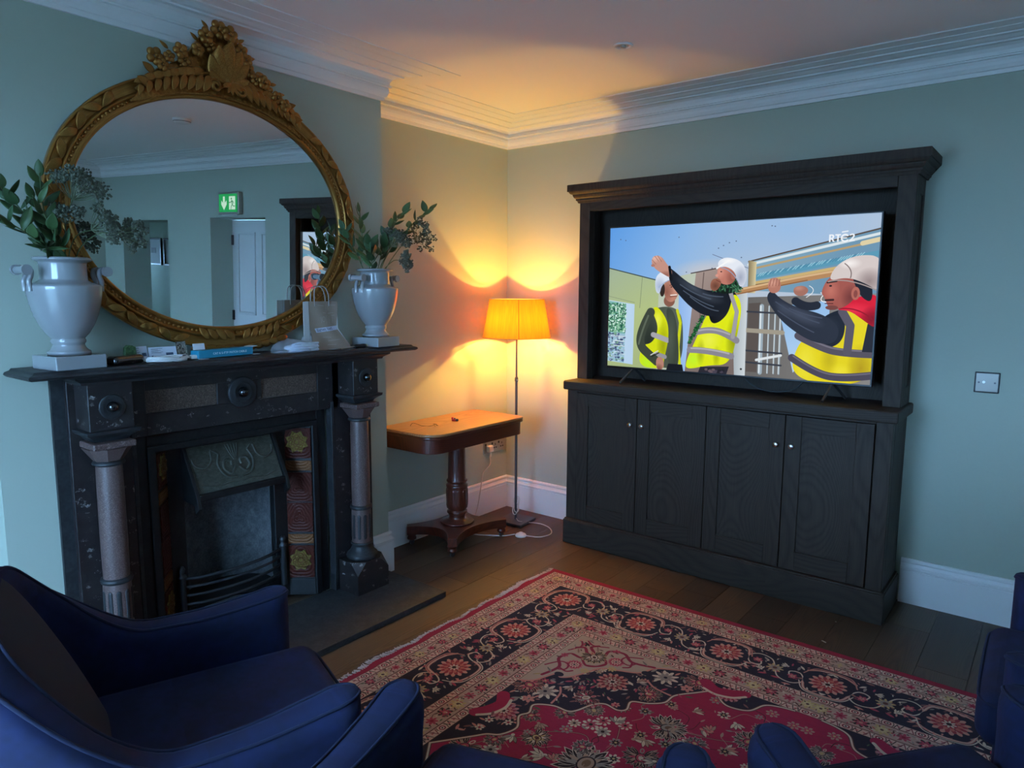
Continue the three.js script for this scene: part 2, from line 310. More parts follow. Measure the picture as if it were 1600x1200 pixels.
// white panelled door in the deep doorway, seen in the mirror
{
  const z0 = -0.28, z1 = -0.235;
  const d = struct('door_1', bb(3.195, 4.055, 0.008, 2.045, z0, z1, 0.002), M.white);
  for (const [xa, xb, ya, yb] of [[3.29, 3.58, 1.12, 1.93], [3.67, 3.96, 1.12, 1.93], [3.29, 3.58, 0.22, 0.92], [3.67, 3.96, 0.22, 0.92]]) {
    const p = part(d, 'panel', bb(xa + 0.03, xb - 0.03, ya + 0.03, yb - 0.03, z1, z1 + 0.006, 0.003), M.white);
    part(p, 'panel_moulding', merge([bb(xa, xb, ya, ya + 0.022, z1, z1 + 0.014, 0.005), bb(xa, xb, yb - 0.022, yb, z1, z1 + 0.014, 0.005), bb(xa, xa + 0.022, ya, yb, z1, z1 + 0.014, 0.005), bb(xb - 0.022, xb, ya, yb, z1, z1 + 0.014, 0.005)]), M.white);
  }
  for (const y of [0.3, 1.05, 1.8]) part(d, 'hinge', bb(4.03, 4.06, y, y + 0.1, z1, z1 + 0.012, 0.003), M.greyMetal);
  part(d, 'door_handle', merge([at(new THREE.CylinderGeometry(0.024, 0.024, 0.012, 20).rotateX(Math.PI / 2), 3.25, 1.02, z1 + 0.006), bb(3.245, 3.36, 1.01, 1.03, z1 + 0.035, z1 + 0.05, 0.006), rod([3.25, 1.02, z1], [3.25, 1.02, z1 + 0.045], 0.008)]), M.steel);
}
// ================= television cabinet =================
{
  const o = thing('tv_cabinet', 'tall black-stained oak television cabinet with four panelled doors', 'cabinet', [0, 0, 0]);
  const zb = 0.022, zl = 0.352, f = 0.004;
  part(o, 'plinth', merge([bb(0.7486, 2.5443, 0, 0.148, zb, 0.375, 0.006, 'x'), bb(0.7546, 2.5383, 0.146, 0.156, zb, 0.369, 0.004, 'x')]), M.oakStraight);
  part(o, 'carcass', merge([bb(0.759, 0.776, 0.15, 0.958, zb, 0.3), bb(2.510, 2.527, 0.15, 0.958, zb, 0.3), bb(0.776, 2.51, 0.15, 0.17, zb, 0.32), bb(0.776, 2.51, 0.16, 0.958, zb, zb + 0.012), bb(1.634, 1.648, 0.17, 0.958, zb, 0.325)]), M.oakStraight);
  const face = part(o, 'face_frame', merge([bb(0.757, 0.826, 0.152, 0.958, 0.3, zl, 0.003), bb(2.456, 2.527, 0.152, 0.958, 0.3, zl, 0.003), bb(0.826, 2.456, 0.944, 0.958, 0.3, zl, 0.002, 'x')]), M.oakStraight);
  // right and left sides: framed panels
  for (const [xa, xb, s] of [[2.509, 2.5275, 1], [0.7565, 0.775, -1]]) {
    const side = part(o, 'side_frame', merge([bb(xa, xb, 0.152, 0.958, zb, 0.085, 0.003), bb(xa, xb, 0.152, 0.958, 0.24, 0.3, 0.003), bb(xa, xb, 0.9, 0.958, 0.085, 0.24, 0.003, 'z'), bb(xa, xb, 0.152, 0.24, 0.085, 0.24, 0.003, 'z')]), M.oakStraight);
    part(side, 'side_panel', bb(s > 0 ? xa : xa + 0.008, s > 0 ? xb - 0.008 : xb, 0.235, 0.905, 0.08, 0.245), M.oak);
  }
  const X = [0.829, 1.2315, 1.6415, 2.0515, 2.453];
  for (let k = 0; k < 4; k++) {
    const a = X[k] + (k ? 0.0022 : 0), b = X[k + 1] - 0.0022, y0 = 0.159, y1 = 0.941, s = 0.076;
    const d = part(o, 'door', merge([bb(a, a + s, y0, y1, 0.328, zl + f, 0.0025), bb(b - s, b, y0, y1, 0.328, zl + f, 0.0025), bb(a + s, b - s, y1 - s, y1, 0.328, zl + f, 0.0025, 'x'), bb(a + s, b - s, y0, y0 + s + 0.02, 0.328, zl + f, 0.0025, 'x')]), M.oakStraight);
    const pg = bb(a + s - 0.005, b - s + 0.005, y0 + s, y1 - s + 0.005, 0.331, 0.346);
    { const u = pg.attributes.uv; for (let i = 0; i < u.count; i++) u.setXY(i, u.getX(i) - (a + b) / 2 + 0.2275 + [0.14, 0, 0.02, 0.05][k], u.getY(i) + k * 0.37); }
    part(d, 'door_panel', pg, M.oak);
    const kx = k % 2 ? a + 0.035 : b - 0.035, kn = lathe([[0.0001, 0.026], [0.009, 0.0255], [0.0135, 0.022], [0.0135, 0.018], [0.009, 0.014], [0.0055, 0.01], [0.0055, 0.004], [0.009, 0.001], [0.009, 0]], 20).rotateX(Math.PI / 2);
    part(d, 'knob', at(kn, kx, 0.79, zl + f), M.steel);
  }
  part(o, 'counter', bb(0.7445, 2.549, 0.957, 1.012, zb - 0.02, 0.389, 0.011, 'x', 3), M.oakStraight);
  // upper hutch
  const zu = 0.242;
  part(o, 'upper_stile', bb(0.751, 0.822, 1.012, 2.075, 0.19, zu, 0.003), M.oakStraight);
  part(o, 'upper_stile', bb(2.452, 2.53, 1.012, 2.075, 0.19, zu, 0.003), M.oakStraight);
  for (const [xa, xb, s] of [[2.513, 2.5305, 1], [0.7505, 0.768, -1]]) {
    const sd = part(o, 'upper_side_frame', merge([bb(xa, xb, 1.012, 2.075, zb, 0.065, 0.003), bb(xa, xb, 1.012, 2.075, 0.15, 0.19, 0.003), bb(xa, xb, 1.99, 2.075, 0.065, 0.15, 0.003, 'z'), bb(xa, xb, 1.012, 1.1, 0.065, 0.15, 0.003, 'z')]), M.oakStraight);
    part(sd, 'side_panel', bb(s > 0 ? xa : xa + 0.008, s > 0 ? xb - 0.008 : xb, 1.095, 1.995, 0.06, 0.155), M.oak);
  }
  part(o, 'upper_rail', bb(0.822, 2.452, 2.017, 2.075, 0.19, zu, 0.003, 'x'), M.oakStraight);
  part(o, 'inner_lining', merge([bb(0.768, 2.513, 1.012, 2.07, zb - 0.02, zb + 0.012), bb(0.768, 2.513, 2.06, 2.075, zb, 0.19), bb(0.768, 0.822, 1.012, 2.06, 0.176, 0.19), bb(2.452, 2.513, 1.012, 2.06, 0.176, 0.19)]), M.oak);
  const crown = [[0.0, 2.066], [0.008, 2.066], [0.012, 2.078], [0.018, 2.080], [0.018, 2.090], [0.026, 2.096], [0.030, 2.104], [0.032, 2.108], [0.032, 2.114], [0.042, 2.118], [0.048, 2.126], [0.050, 2.131], [0.056, 2.131], [0.056, 2.168], [0.053, 2.171], [-0.2, 2.171]];
  part(o, 'crown_moulding', merge([mould(crown.slice(0, -1), [[0.751, 0.002], [0.751, zu], [2.53, zu], [2.53, 0.002]]), bb(0.703, 2.578, 2.15, 2.1705, 0.002, zu + 0.05, 0, 'x')]), M.oakStraight);
}
// ================= television: the programme on the screen is flat print on a lit panel =================
{
  const W = 1280, Hh = 720;
  const pic = canvas(W, Hh, (c) => {
    const P = (pts, col, w) => { c.beginPath(); pts.forEach(([x, y], i) => (i ? c.lineTo(x, y) : c.moveTo(x, y))); if (w) { c.lineWidth = w; c.strokeStyle = col; c.lineCap = c.lineJoin = 'round'; c.stroke(); } else { c.closePath(); c.fillStyle = col; c.fill(); } };
    const path = (pts) => { c.beginPath(); const n = pts.length, m = (a, b) => [(a[0] + b[0]) / 2, (a[1] + b[1]) / 2]; c.moveTo(...m(pts[n - 1], pts[0])); for (let i = 0; i < n; i++) c.quadraticCurveTo(...pts[i], ...m(pts[i], pts[(i + 1) % n])); c.closePath(); };
    const S = (pts, col, w) => { if (w) { c.beginPath(); c.moveTo(...pts[0]); for (let i = 1; i < pts.length - 1; i++) { const m = [(pts[i][0] + pts[i + 1][0]) / 2, (pts[i][1] + pts[i + 1][1]) / 2]; c.quadraticCurveTo(...pts[i], ...(i === pts.length - 2 ? pts[i + 1] : m)); } c.lineWidth = w; c.strokeStyle = col; c.lineCap = 'round'; c.stroke(); } else { path(pts); c.fillStyle = col; c.fill(); } };
    const E = (x, y, a, b, col, t = 0) => { c.beginPath(); c.ellipse(x, y, a, b, t, 0, 7); c.fillStyle = col; c.fill(); };
    const G = (x, y, a, b, rgb, al, t = 0) => { c.save(); c.translate(x, y); c.rotate(t); c.scale(a, b); const g = c.createRadialGradient(0, 0, 0, 0, 0, 1); g.addColorStop(0, `rgba(${rgb},${al})`); g.addColorStop(0.5, `rgba(${rgb},${al * 0.55})`); g.addColorStop(1, `rgba(${rgb},0)`); c.fillStyle = g; c.fillRect(-1, -1, 2, 2); c.restore(); };
    const shape = (pts, col, shades) => { c.save(); path(pts); c.fillStyle = col; c.fill(); c.clip(); for (const s of shades) G(...s); c.restore(); };
    const LG = (x0, y0, x1, y1, ...st) => { const g = c.createLinearGradient(x0, y0, x1, y1); st.forEach(([t, k]) => g.addColorStop(t, k)); return g; };
    const r = rng(5);
    // plasterboard ceiling
    c.fillStyle = LG(0, 0, 620, 420, [0, '#5f9fe8'], [0.5, '#8db9ea'], [1, '#b9c8da']); c.fillRect(0, 0, W, Hh);
    G(900, 40, 520, 260, '150,190,235', 0.8); G(560, 235, 230, 70, '214,206,204', 0.9);
    P([[560, 150], [740, 220]], '#6b7592', 2.5); for (const [x, y] of [[62, 60], [92, 66], [385, 62], [640, 98], [612, 110], [672, 92], [588, 122], [834, 30], [848, 33], [560, 215], [430, 232], [700, 168]]) E(x, y, 3.2, 2.4, '#55627e');
    // boarded wall and the opening with trees
    P([[0, 208], [285, 276], [285, 720], [0, 720]], LG(0, 220, 280, 700, [0, '#a5b79c'], [0.5, '#b4c487'], [1, '#a8b884'])); P([[0, 206], [290, 274]], '#3f4a44', 5); P([[192, 256], [182, 410]], '#7a876c', 2.5); P([[0, 352], [152, 384]], '#7f8c74', 2);
    P([[0, 372], [152, 392], [150, 706], [0, 694]], LG(0, 380, 150, 400, [0, '#cfe6f4'], [1, '#bcd8f2']));
    P([[0, 376], [104, 390], [98, 700], [0, 690]], '#7fb8b4');
    for (let i = 0; i < 700; i++) { const y = 388 + r() * 150; E(r() * 102, y, 2 + r() * 5, 2 + r() * 4, ['#2f6a54', '#5a9c78', '#1f5446', '#8cc4a0', '#d4f0e4'][Math.floor(r() * 5)]); }
    P([[0, 540], [100, 548], [98, 700], [0, 690]], '#9cc4d8'); for (let i = 0; i < 140; i++) E(r() * 98, 545 + r() * 148, 3 + r() * 9, 2 + r() * 5, ['#5a6c90', '#c4dcec', '#3c4a70', '#a8bed4', '#7aa48c'][Math.floor(r() * 5)]);
    for (const y of [560, 585, 610]) P([[34, y], [98, y + 2]], '#d8e4ea', 4);
    P([[285, 272], [470, 236], [600, 252], [600, 720], [285, 720]], LG(285, 240, 600, 700, [0, '#b7c4a4'], [0.5, '#c9cfd2'], [1, '#b4c49c']));
    P([[395, 330], [492, 330], [470, 720], [398, 720]], LG(395, 0, 490, 0, [0, '#8fb8ee'], [1, '#b4d0f6']));
    P([[480, 236], [655, 205], [690, 720], [440, 720]], LG(460, 230, 680, 700, [0, '#a8968e'], [0.5, '#8a7a76'], [1, '#7a6c68'])); P([[455, 238], [660, 203]], '#4a3f3e', 5); P([[520, 236], [505, 520]], '#6e5e5a', 5);
    // joists on the right
    P([[735, 190], [1280, 60], [1280, 345], [735, 320]], LG(735, 100, 1000, 340, [0, '#8fb4c8'], [1, '#6f98b4'])); P([[735, 188], [1280, 64]], '#57483c', 6); P([[735, 202], [1280, 84]], '#dde8ec', 12); P([[740, 224], [1280, 112]], '#b89f74', 9); P([[760, 262], [1280, 165]], '#5c9cb8', 24); for (let i = 0; i < 40; i++) { const x = 780 + i * 11; P([[x, 256 - i * 2.05], [x + 16, 240 - i * 2.05]], r() < 0.5 ? '#b8e4f0' : '#3c7c9c', 2); }
    P([[745, 290], [1170, 214]], '#cfb277', 13); P([[750, 298], [1100, 238]], '#7a6240', 4); P([[1215, 122], [1280, 108]], '#e4d4a8', 20);
    P([[735, 182], [772, 190], [772, 332], [738, 332]], LG(735, 0, 772, 0, [0, '#8a7c5c'], [1, '#dccfa4'])); P([[740, 352], [1280, 332], [1280, 720], [740, 720]], LG(740, 0, 1280, 0, [0, '#6a6866'], [1, '#8a8886'])); P([[880, 392], [1100, 362], [1100, 500], [960, 690]], LG(880, 400, 1000, 690, [0, '#8fbcec'], [1, '#bcd8f4']));
    P([[745, 380], [800, 376], [796, 700], [745, 700]], '#5c5450'); for (const [x, wd] of [[806, 20], [840, 7], [868, 7], [892, 9]]) { P([[x, 392], [x + 5, 700]], '#9fb0bc', wd); P([[x - wd * 0.2, 392], [x + 5 - wd * 0.2, 700]], '#dfe9ee', wd * 0.35); } for (const y of [418, 600, 655]) P([[735, y], [905, y + 6]], '#3a3e48', 8); P([[735, 505], [905, 511]], '#a39c8c', 20); P([[792, 642], [902, 615]], '#dfe6ea', 12);
    P([[662, 330], [735, 330], [742, 720], [690, 720]], LG(660, 0, 742, 0, [0, '#9ca8b0'], [1, '#d4dce0'])); E(722, 690, 5, 5, '#333');
    S([[690, 326], [820, 300], [1000, 264], [1140, 240]], '#b98a5c', 28); S([[690, 318], [820, 291], [1000, 255], [1130, 234]], '#dcb88a', 8); S([[690, 337], [820, 311], [1000, 275]], '#8a5f3c', 4);
    const shadeY = '120,130,0', lite = '255,255,150';
    // first builder
    shape([[235, 430], [300, 400], [385, 405], [425, 470], [425, 710], [270, 712], [200, 640], [190, 540]], '#4c564a', [[240, 600, 90, 200, '20,26,22', 0.7], [370, 480, 60, 160, '120,130,116', 0.4]]);
    shape([[248, 418], [280, 396], [340, 470], [350, 560], [322, 690], [330, 716], [180, 716], [198, 600], [260, 590], [295, 510]], '#d9e410', [[230, 690, 70, 60, '170,255,60', 0.6], [320, 600, 40, 140, shadeY, 0.6], [285, 470, 30, 60, lite, 0.5]]); P([[262, 545], [342, 570]], '#a9a8b0', 26); P([[282, 642], [330, 655]], '#98979e', 22); P([[390, 420], [408, 480], [400, 600], [412, 690]], '#cdd818', 15);
    shape([[322, 398], [380, 425], [405, 600], [405, 712], [345, 712], [350, 520]], '#3f483d', [[360, 560, 30, 160, '100,112,98', 0.5]]);
    S([[245, 432], [205, 500], [182, 600], [250, 655], [285, 680]], '#3e473b', 46); S([[232, 450], [196, 530], [182, 596]], '#5f6a5a', 10); P([[252, 650], [292, 626]], '#d9dcd8', 5); P([[258, 658], [297, 636]], '#23281f', 5); shape([[282, 660], [318, 655], [330, 700], [310, 728], [284, 716]], '#b98474', [[300, 715, 26, 26, '90,50,40', 0.6]]); P([[350, 688], [425, 688], [432, 720], [340, 720]], '#191c22');
    E(345, 372, 30, 30, '#8a5c4c'); shape([[310, 270], [378, 262], [396, 310], [386, 362], [352, 384], [318, 360]], '#c08672', [[330, 330, 36, 60, '110,60,48', 0.55], [378, 305, 20, 34, '236,186,164', 0.7]]); E(305, 318, 14, 34, '#33261f'); P([[352, 345], [382, 342]], '#f0e2da', 6); P([[348, 352], [384, 349]], '#6a3a32', 3); E(354, 304, 4, 2.6, '#221612'); E(380, 302, 4, 2.6, '#221612'); P([[344, 296], [362, 293]], '#4a332a', 3);
    shape([[268, 330], [262, 258], [300, 222], [362, 226], [396, 256], [340, 266], [300, 296], [292, 340]], '#dfe9f8', [[290, 300, 40, 50, '120,140,180', 0.5], [330, 236, 40, 18, '255,255,255', 0.9]]); S([[284, 306], [330, 264], [396, 256]], '#9fb4d6', 4);
    // second builder
    shape([[560, 330], [640, 300], [700, 350], [712, 470], [660, 530], [560, 510], [530, 400]], '#101217', [[620, 430, 60, 80, '60,66,78', 0.4]]);
    shape([[548, 418], [500, 540], [440, 680], [452, 712], [560, 682], [668, 674], [700, 520], [716, 380], [668, 322], [655, 420], [610, 472], [566, 482]], '#e2ec12', [[480, 660, 60, 60, '180,255,70', 0.6], [560, 560, 70, 90, lite, 0.45], [680, 560, 40, 140, shadeY, 0.7], [520, 620, 24, 70, shadeY, 0.5], [600, 640, 20, 60, shadeY, 0.45]]);
    S([[500, 522], [575, 502], [670, 540], [694, 556]], '#8d8a94', 30); S([[505, 516], [575, 496], [660, 528]], '#b0aeb6', 8); S([[462, 612], [560, 608], [672, 632]], '#8d8a94', 30); S([[470, 604], [560, 600], [660, 620]], '#b4b2ba', 8); P([[655, 330], [690, 420], [676, 540]], '#a2a0a6', 20); P([[520, 692], [664, 682], [652, 720], [510, 720]], '#2c2a34'); for (let i = 0; i < 16; i++) E(540 + r() * 100, 700 + r() * 16, 9, 6, ['#4a4452', '#6a5a60', '#23222a'][i % 3]);
    for (let i = 0; i < 90; i++) { const t = r(); E(450 + t * 70 + r() * 12, 568 - t * 140 + r() * 22, 9, 2.6, ['#1f5a2c', '#2f7a40', '#123c20'][i % 3], r() * 3); }
    shape([[335, 205], [362, 222], [440, 284], [530, 322], [610, 322], [664, 350], [640, 440], [540, 448], [460, 405], [392, 340], [340, 282]], '#1a1e26', [[470, 310, 120, 30, '96,108,126', 0.6, 0.5], [560, 360, 80, 30, '70,78,92', 0.6, 0.2]]); for (const q of [[[400, 292], [480, 344], [560, 362]], [[418, 322], [500, 376], [575, 398]], [[455, 352], [540, 414], [600, 418]], [[520, 336], [570, 352], [620, 350]]]) S(q, '#4e5868', 5);
    shape([[350, 262], [300, 236], [262, 214], [238, 182], [248, 148], [292, 148], [324, 190], [358, 226]], '#c89484', [[260, 160, 40, 26, '240,196,180', 0.8], [320, 245, 50, 24, '120,66,54', 0.6]]); for (const q of [[[258, 150], [280, 176]], [[274, 148], [296, 178]], [[244, 168], [266, 190]]]) P(q, '#9a6656', 2.5); E(250, 196, 11, 7, '#b47c6c'); P([[340, 206], [352, 268]], '#0e1014', 14);
    E(640, 298, 72, 38, '#141f18', -0.1); for (let i = 0; i < 110; i++) E(570 + r() * 140, 274 + r() * 54, 9, 2.6, ['#2a5a3a', '#173424', '#4a8060'][i % 3], r() * 3);
    shape([[590, 196], [650, 190], [684, 240], [668, 290], [616, 296], [584, 262]], '#c27c6c', [[600, 232, 30, 40, '236,168,150', 0.7], [660, 262, 34, 44, '100,50,42', 0.5]]); shape([[560, 266], [600, 262], [612, 292], [580, 330], [552, 310]], '#9a6450', [[580, 300, 26, 26, '60,34,26', 0.5]]); E(664, 252, 11, 17, '#ad6c5c'); P([[584, 272], [606, 282]], '#7a4038', 4); E(606, 232, 4.5, 2.6, '#2c1a16'); E(586, 250, 8, 7, '#dc9c8c');
    shape([[590, 214], [588, 180], [632, 162], [705, 184], [734, 250], [716, 306], [692, 300], [676, 236], [630, 206]], '#e8eef8', [[700, 260, 40, 60, '120,130,160', 0.6], [640, 182, 40, 16, '255,255,255', 1]]); S([[604, 212], [664, 226], [694, 290]], '#98a4c0', 4); P([[584, 216], [636, 184]], '#fbfdff', 8);
    // third builder
    shape([[1120, 400], [1290, 380], [1290, 730], [950, 730], [985, 560], [1040, 470]], '#1c202b', []);
    shape([[985, 515], [935, 730], [1300, 730], [1300, 470], [1250, 400], [1150, 390], [1135, 520], [1080, 562]], '#e8d812', [[1010, 640, 60, 110, '255,250,110', 0.5], [1240, 650, 60, 110, '150,120,0', 0.6], [1110, 620, 40, 80, '160,140,0', 0.45], [1160, 670, 50, 40, '255,244,90', 0.5]]); shape([[995, 490], [1005, 525], [1080, 580], [1165, 545], [1168, 420], [1080, 436]], '#20242f', [[1090, 480, 60, 50, '70,78,96', 0.5]]);
    S([[975, 522], [1080, 575], [1180, 590], [1280, 588]], '#56525f', 34); S([[985, 514], [1080, 564], [1180, 578], [1280, 576]], '#787482', 7); S([[952, 622], [1060, 690], [1180, 700], [1280, 680]], '#4c4858', 34); S([[958, 614], [1060, 680], [1180, 690], [1280, 670]], '#6e6a7a', 7); P([[1152, 410], [1188, 470], [1182, 585]], '#5a5664', 34); P([[1255, 460], [1280, 460], [1280, 580], [1240, 580]], '#262833');
    shape([[846, 315], [884, 356], [960, 396], [1080, 424], [1150, 480], [1130, 556], [1030, 548], [915, 475], [852, 404], [822, 350]], '#2b303d', [[980, 430, 120, 36, '92,102,124', 0.6, 0.4], [900, 400, 60, 30, '80,90,110', 0.5, 0.8]]); for (const q of [[[868, 372], [960, 434], [1060, 462]], [[880, 412], [970, 474], [1040, 504]], [[930, 400], [1000, 430], [1070, 440]]]) S(q, '#474f62', 5); S([[955, 368], [1000, 400], [1045, 385]], '#232733', 36);
    shape([[826, 300], [838, 262], [880, 264], [890, 312], [868, 334], [838, 330]], '#b97c6a', [[850, 285, 30, 26, '236,180,160', 0.7]]); for (let i = 0; i < 4; i++) P([[836 + i * 14, 300], [842 + i * 13, 268]], '#8f5848', 2.5); shape([[940, 306], [985, 296], [1012, 318], [990, 346], [948, 342]], '#a87262', [[965, 310, 30, 16, '220,160,140', 0.6]]); S([[1010, 300], [1050, 320], [1000, 350]], '#f4f4f4', 3); S([[1060, 330], [1100, 345], [1090, 375], [1050, 360], [1080, 330]], '#f4f4f4', 4);
    shape([[1120, 404], [1180, 356], [1300, 322], [1300, 490], [1230, 440], [1180, 404]], '#d8142f', [[1200, 400, 80, 34, '255,70,90', 0.6], [1270, 440, 50, 60, '90,0,20', 0.7]]); S([[1140, 398], [1215, 388], [1270, 440]], '#94081f', 5);
    shape([[1086, 262], [1150, 240], [1200, 270], [1206, 350], [1150, 400], [1094, 398], [1078, 350], [1058, 330]], '#a5584c', [[1100, 320, 40, 60, '214,130,112', 0.7], [1180, 350, 40, 60, '80,30,28', 0.55]]); shape([[1180, 250], [1262, 280], [1268, 372], [1226, 352], [1196, 300]], '#1a1a22', []); E(1200, 332, 17, 28, '#b86a5a'); E(1200, 334, 8, 16, '#8c4840'); P([[1082, 362], [1112, 360]], '#3a1e1a', 9); P([[1080, 376], [1112, 376]], '#5c2a26', 4); E(1098, 300, 6, 3.5, '#180f10'); P([[1084, 286], [1122, 280]], '#20120f', 6); E(1108, 394, 26, 10, '#7a443c');
    shape([[1084, 282], [1116, 208], [1196, 168], [1300, 178], [1300, 330], [1230, 286], [1160, 262]], '#d9cdca', [[1250, 280, 60, 60, '110,90,90', 0.6], [1170, 205, 50, 26, '255,250,248', 0.9]]); S([[1150, 205], [1186, 232], [1176, 266]], '#7a6a68', 4); S([[1088, 282], [1160, 260], [1280, 318]], '#a89894', 5);
    c.strokeStyle = c.fillStyle = 'rgba(245,250,255,0.95)'; c.font = 'bold 44px sans-serif'; c.fillText('RT', 1076, 112); c.fillText('2', 1160, 112); c.lineWidth = 7; c.lineCap = 'round'; c.beginPath(); c.arc(1144, 97, 14, 0.8, 5.5); c.stroke(); P([[1134, 97], [1150, 97]], 'rgba(245,250,255,0.95)', 5); P([[1132, 72], [1154, 69]], 'rgba(245,250,255,0.95)', 5);
  });
  const t = tex(pic); t.wrapS = t.wrapT = THREE.ClampToEdgeWrapping;
  const cx = 1.676, cy = 1.507, z = 0.228, w = 1.4287, h = w * 9 / 16;
  const o = thing('television', 'wide flat screen television showing three builders in yellow vests', 'television', [cx, 1.012, z - 0.02], 0.0126);
  const y = cy - 1.012;
  part(o, 'housing', merge([bb(-w / 2 - 0.009, w / 2 + 0.009, y - h / 2 - 0.012, y + h / 2 + 0.009, -0.022, 0.0175, 0.004), bb(-0.5, 0.5, y - h / 2 + 0.01, y + 0.1, -0.06, -0.02, 0.01)]), M.black);
  const sg = new THREE.PlaneGeometry(w, h); sg.translate(0, y, 0.0185);
  part(o, 'screen', sg, phy({ color: lin(0.004, 0.004, 0.005), roughness: 0.3, specularIntensity: 0.06, emissive: lin(1, 1, 1), emissiveMap: t, emissiveIntensity: 0.95 }));
  for (const s of [-1, 1]) { const x = s * 0.545; part(o, 'foot', merge([rod([x, y - h / 2 - 0.005, 0], [x + 0.01 * s - 0.03, 0.005, 0.1], 0.007, 6), rod([x, y - h / 2 - 0.005, 0], [x + 0.01 * s + 0.03, 0.005, -0.1], 0.007, 6), bb(x - 0.03, x + 0.03, y - h / 2 - 0.012, y - h / 2 + 0.02, -0.012, 0.012, 0.004)]), M.greyMetal); }
  part(o, 'cable', tube([[0.05, y - h / 2 + 0.1, -0.05], [0.1, 0.06, -0.06], [0.2, 0.012, -0.07], [0.34, 0.03, -0.09], [0.4, 0.1, -0.1]], 0.004, 24, 6), M.black);
  const L = new THREE.RectAreaLight(lin(0.62, 0.80, 1.0), 0.05, w, h); L.position.set(cx, cy, z + 0.012); L.lookAt(cx, cy, z + 2); L.name = 'screen_light'; scene.add(L);
}
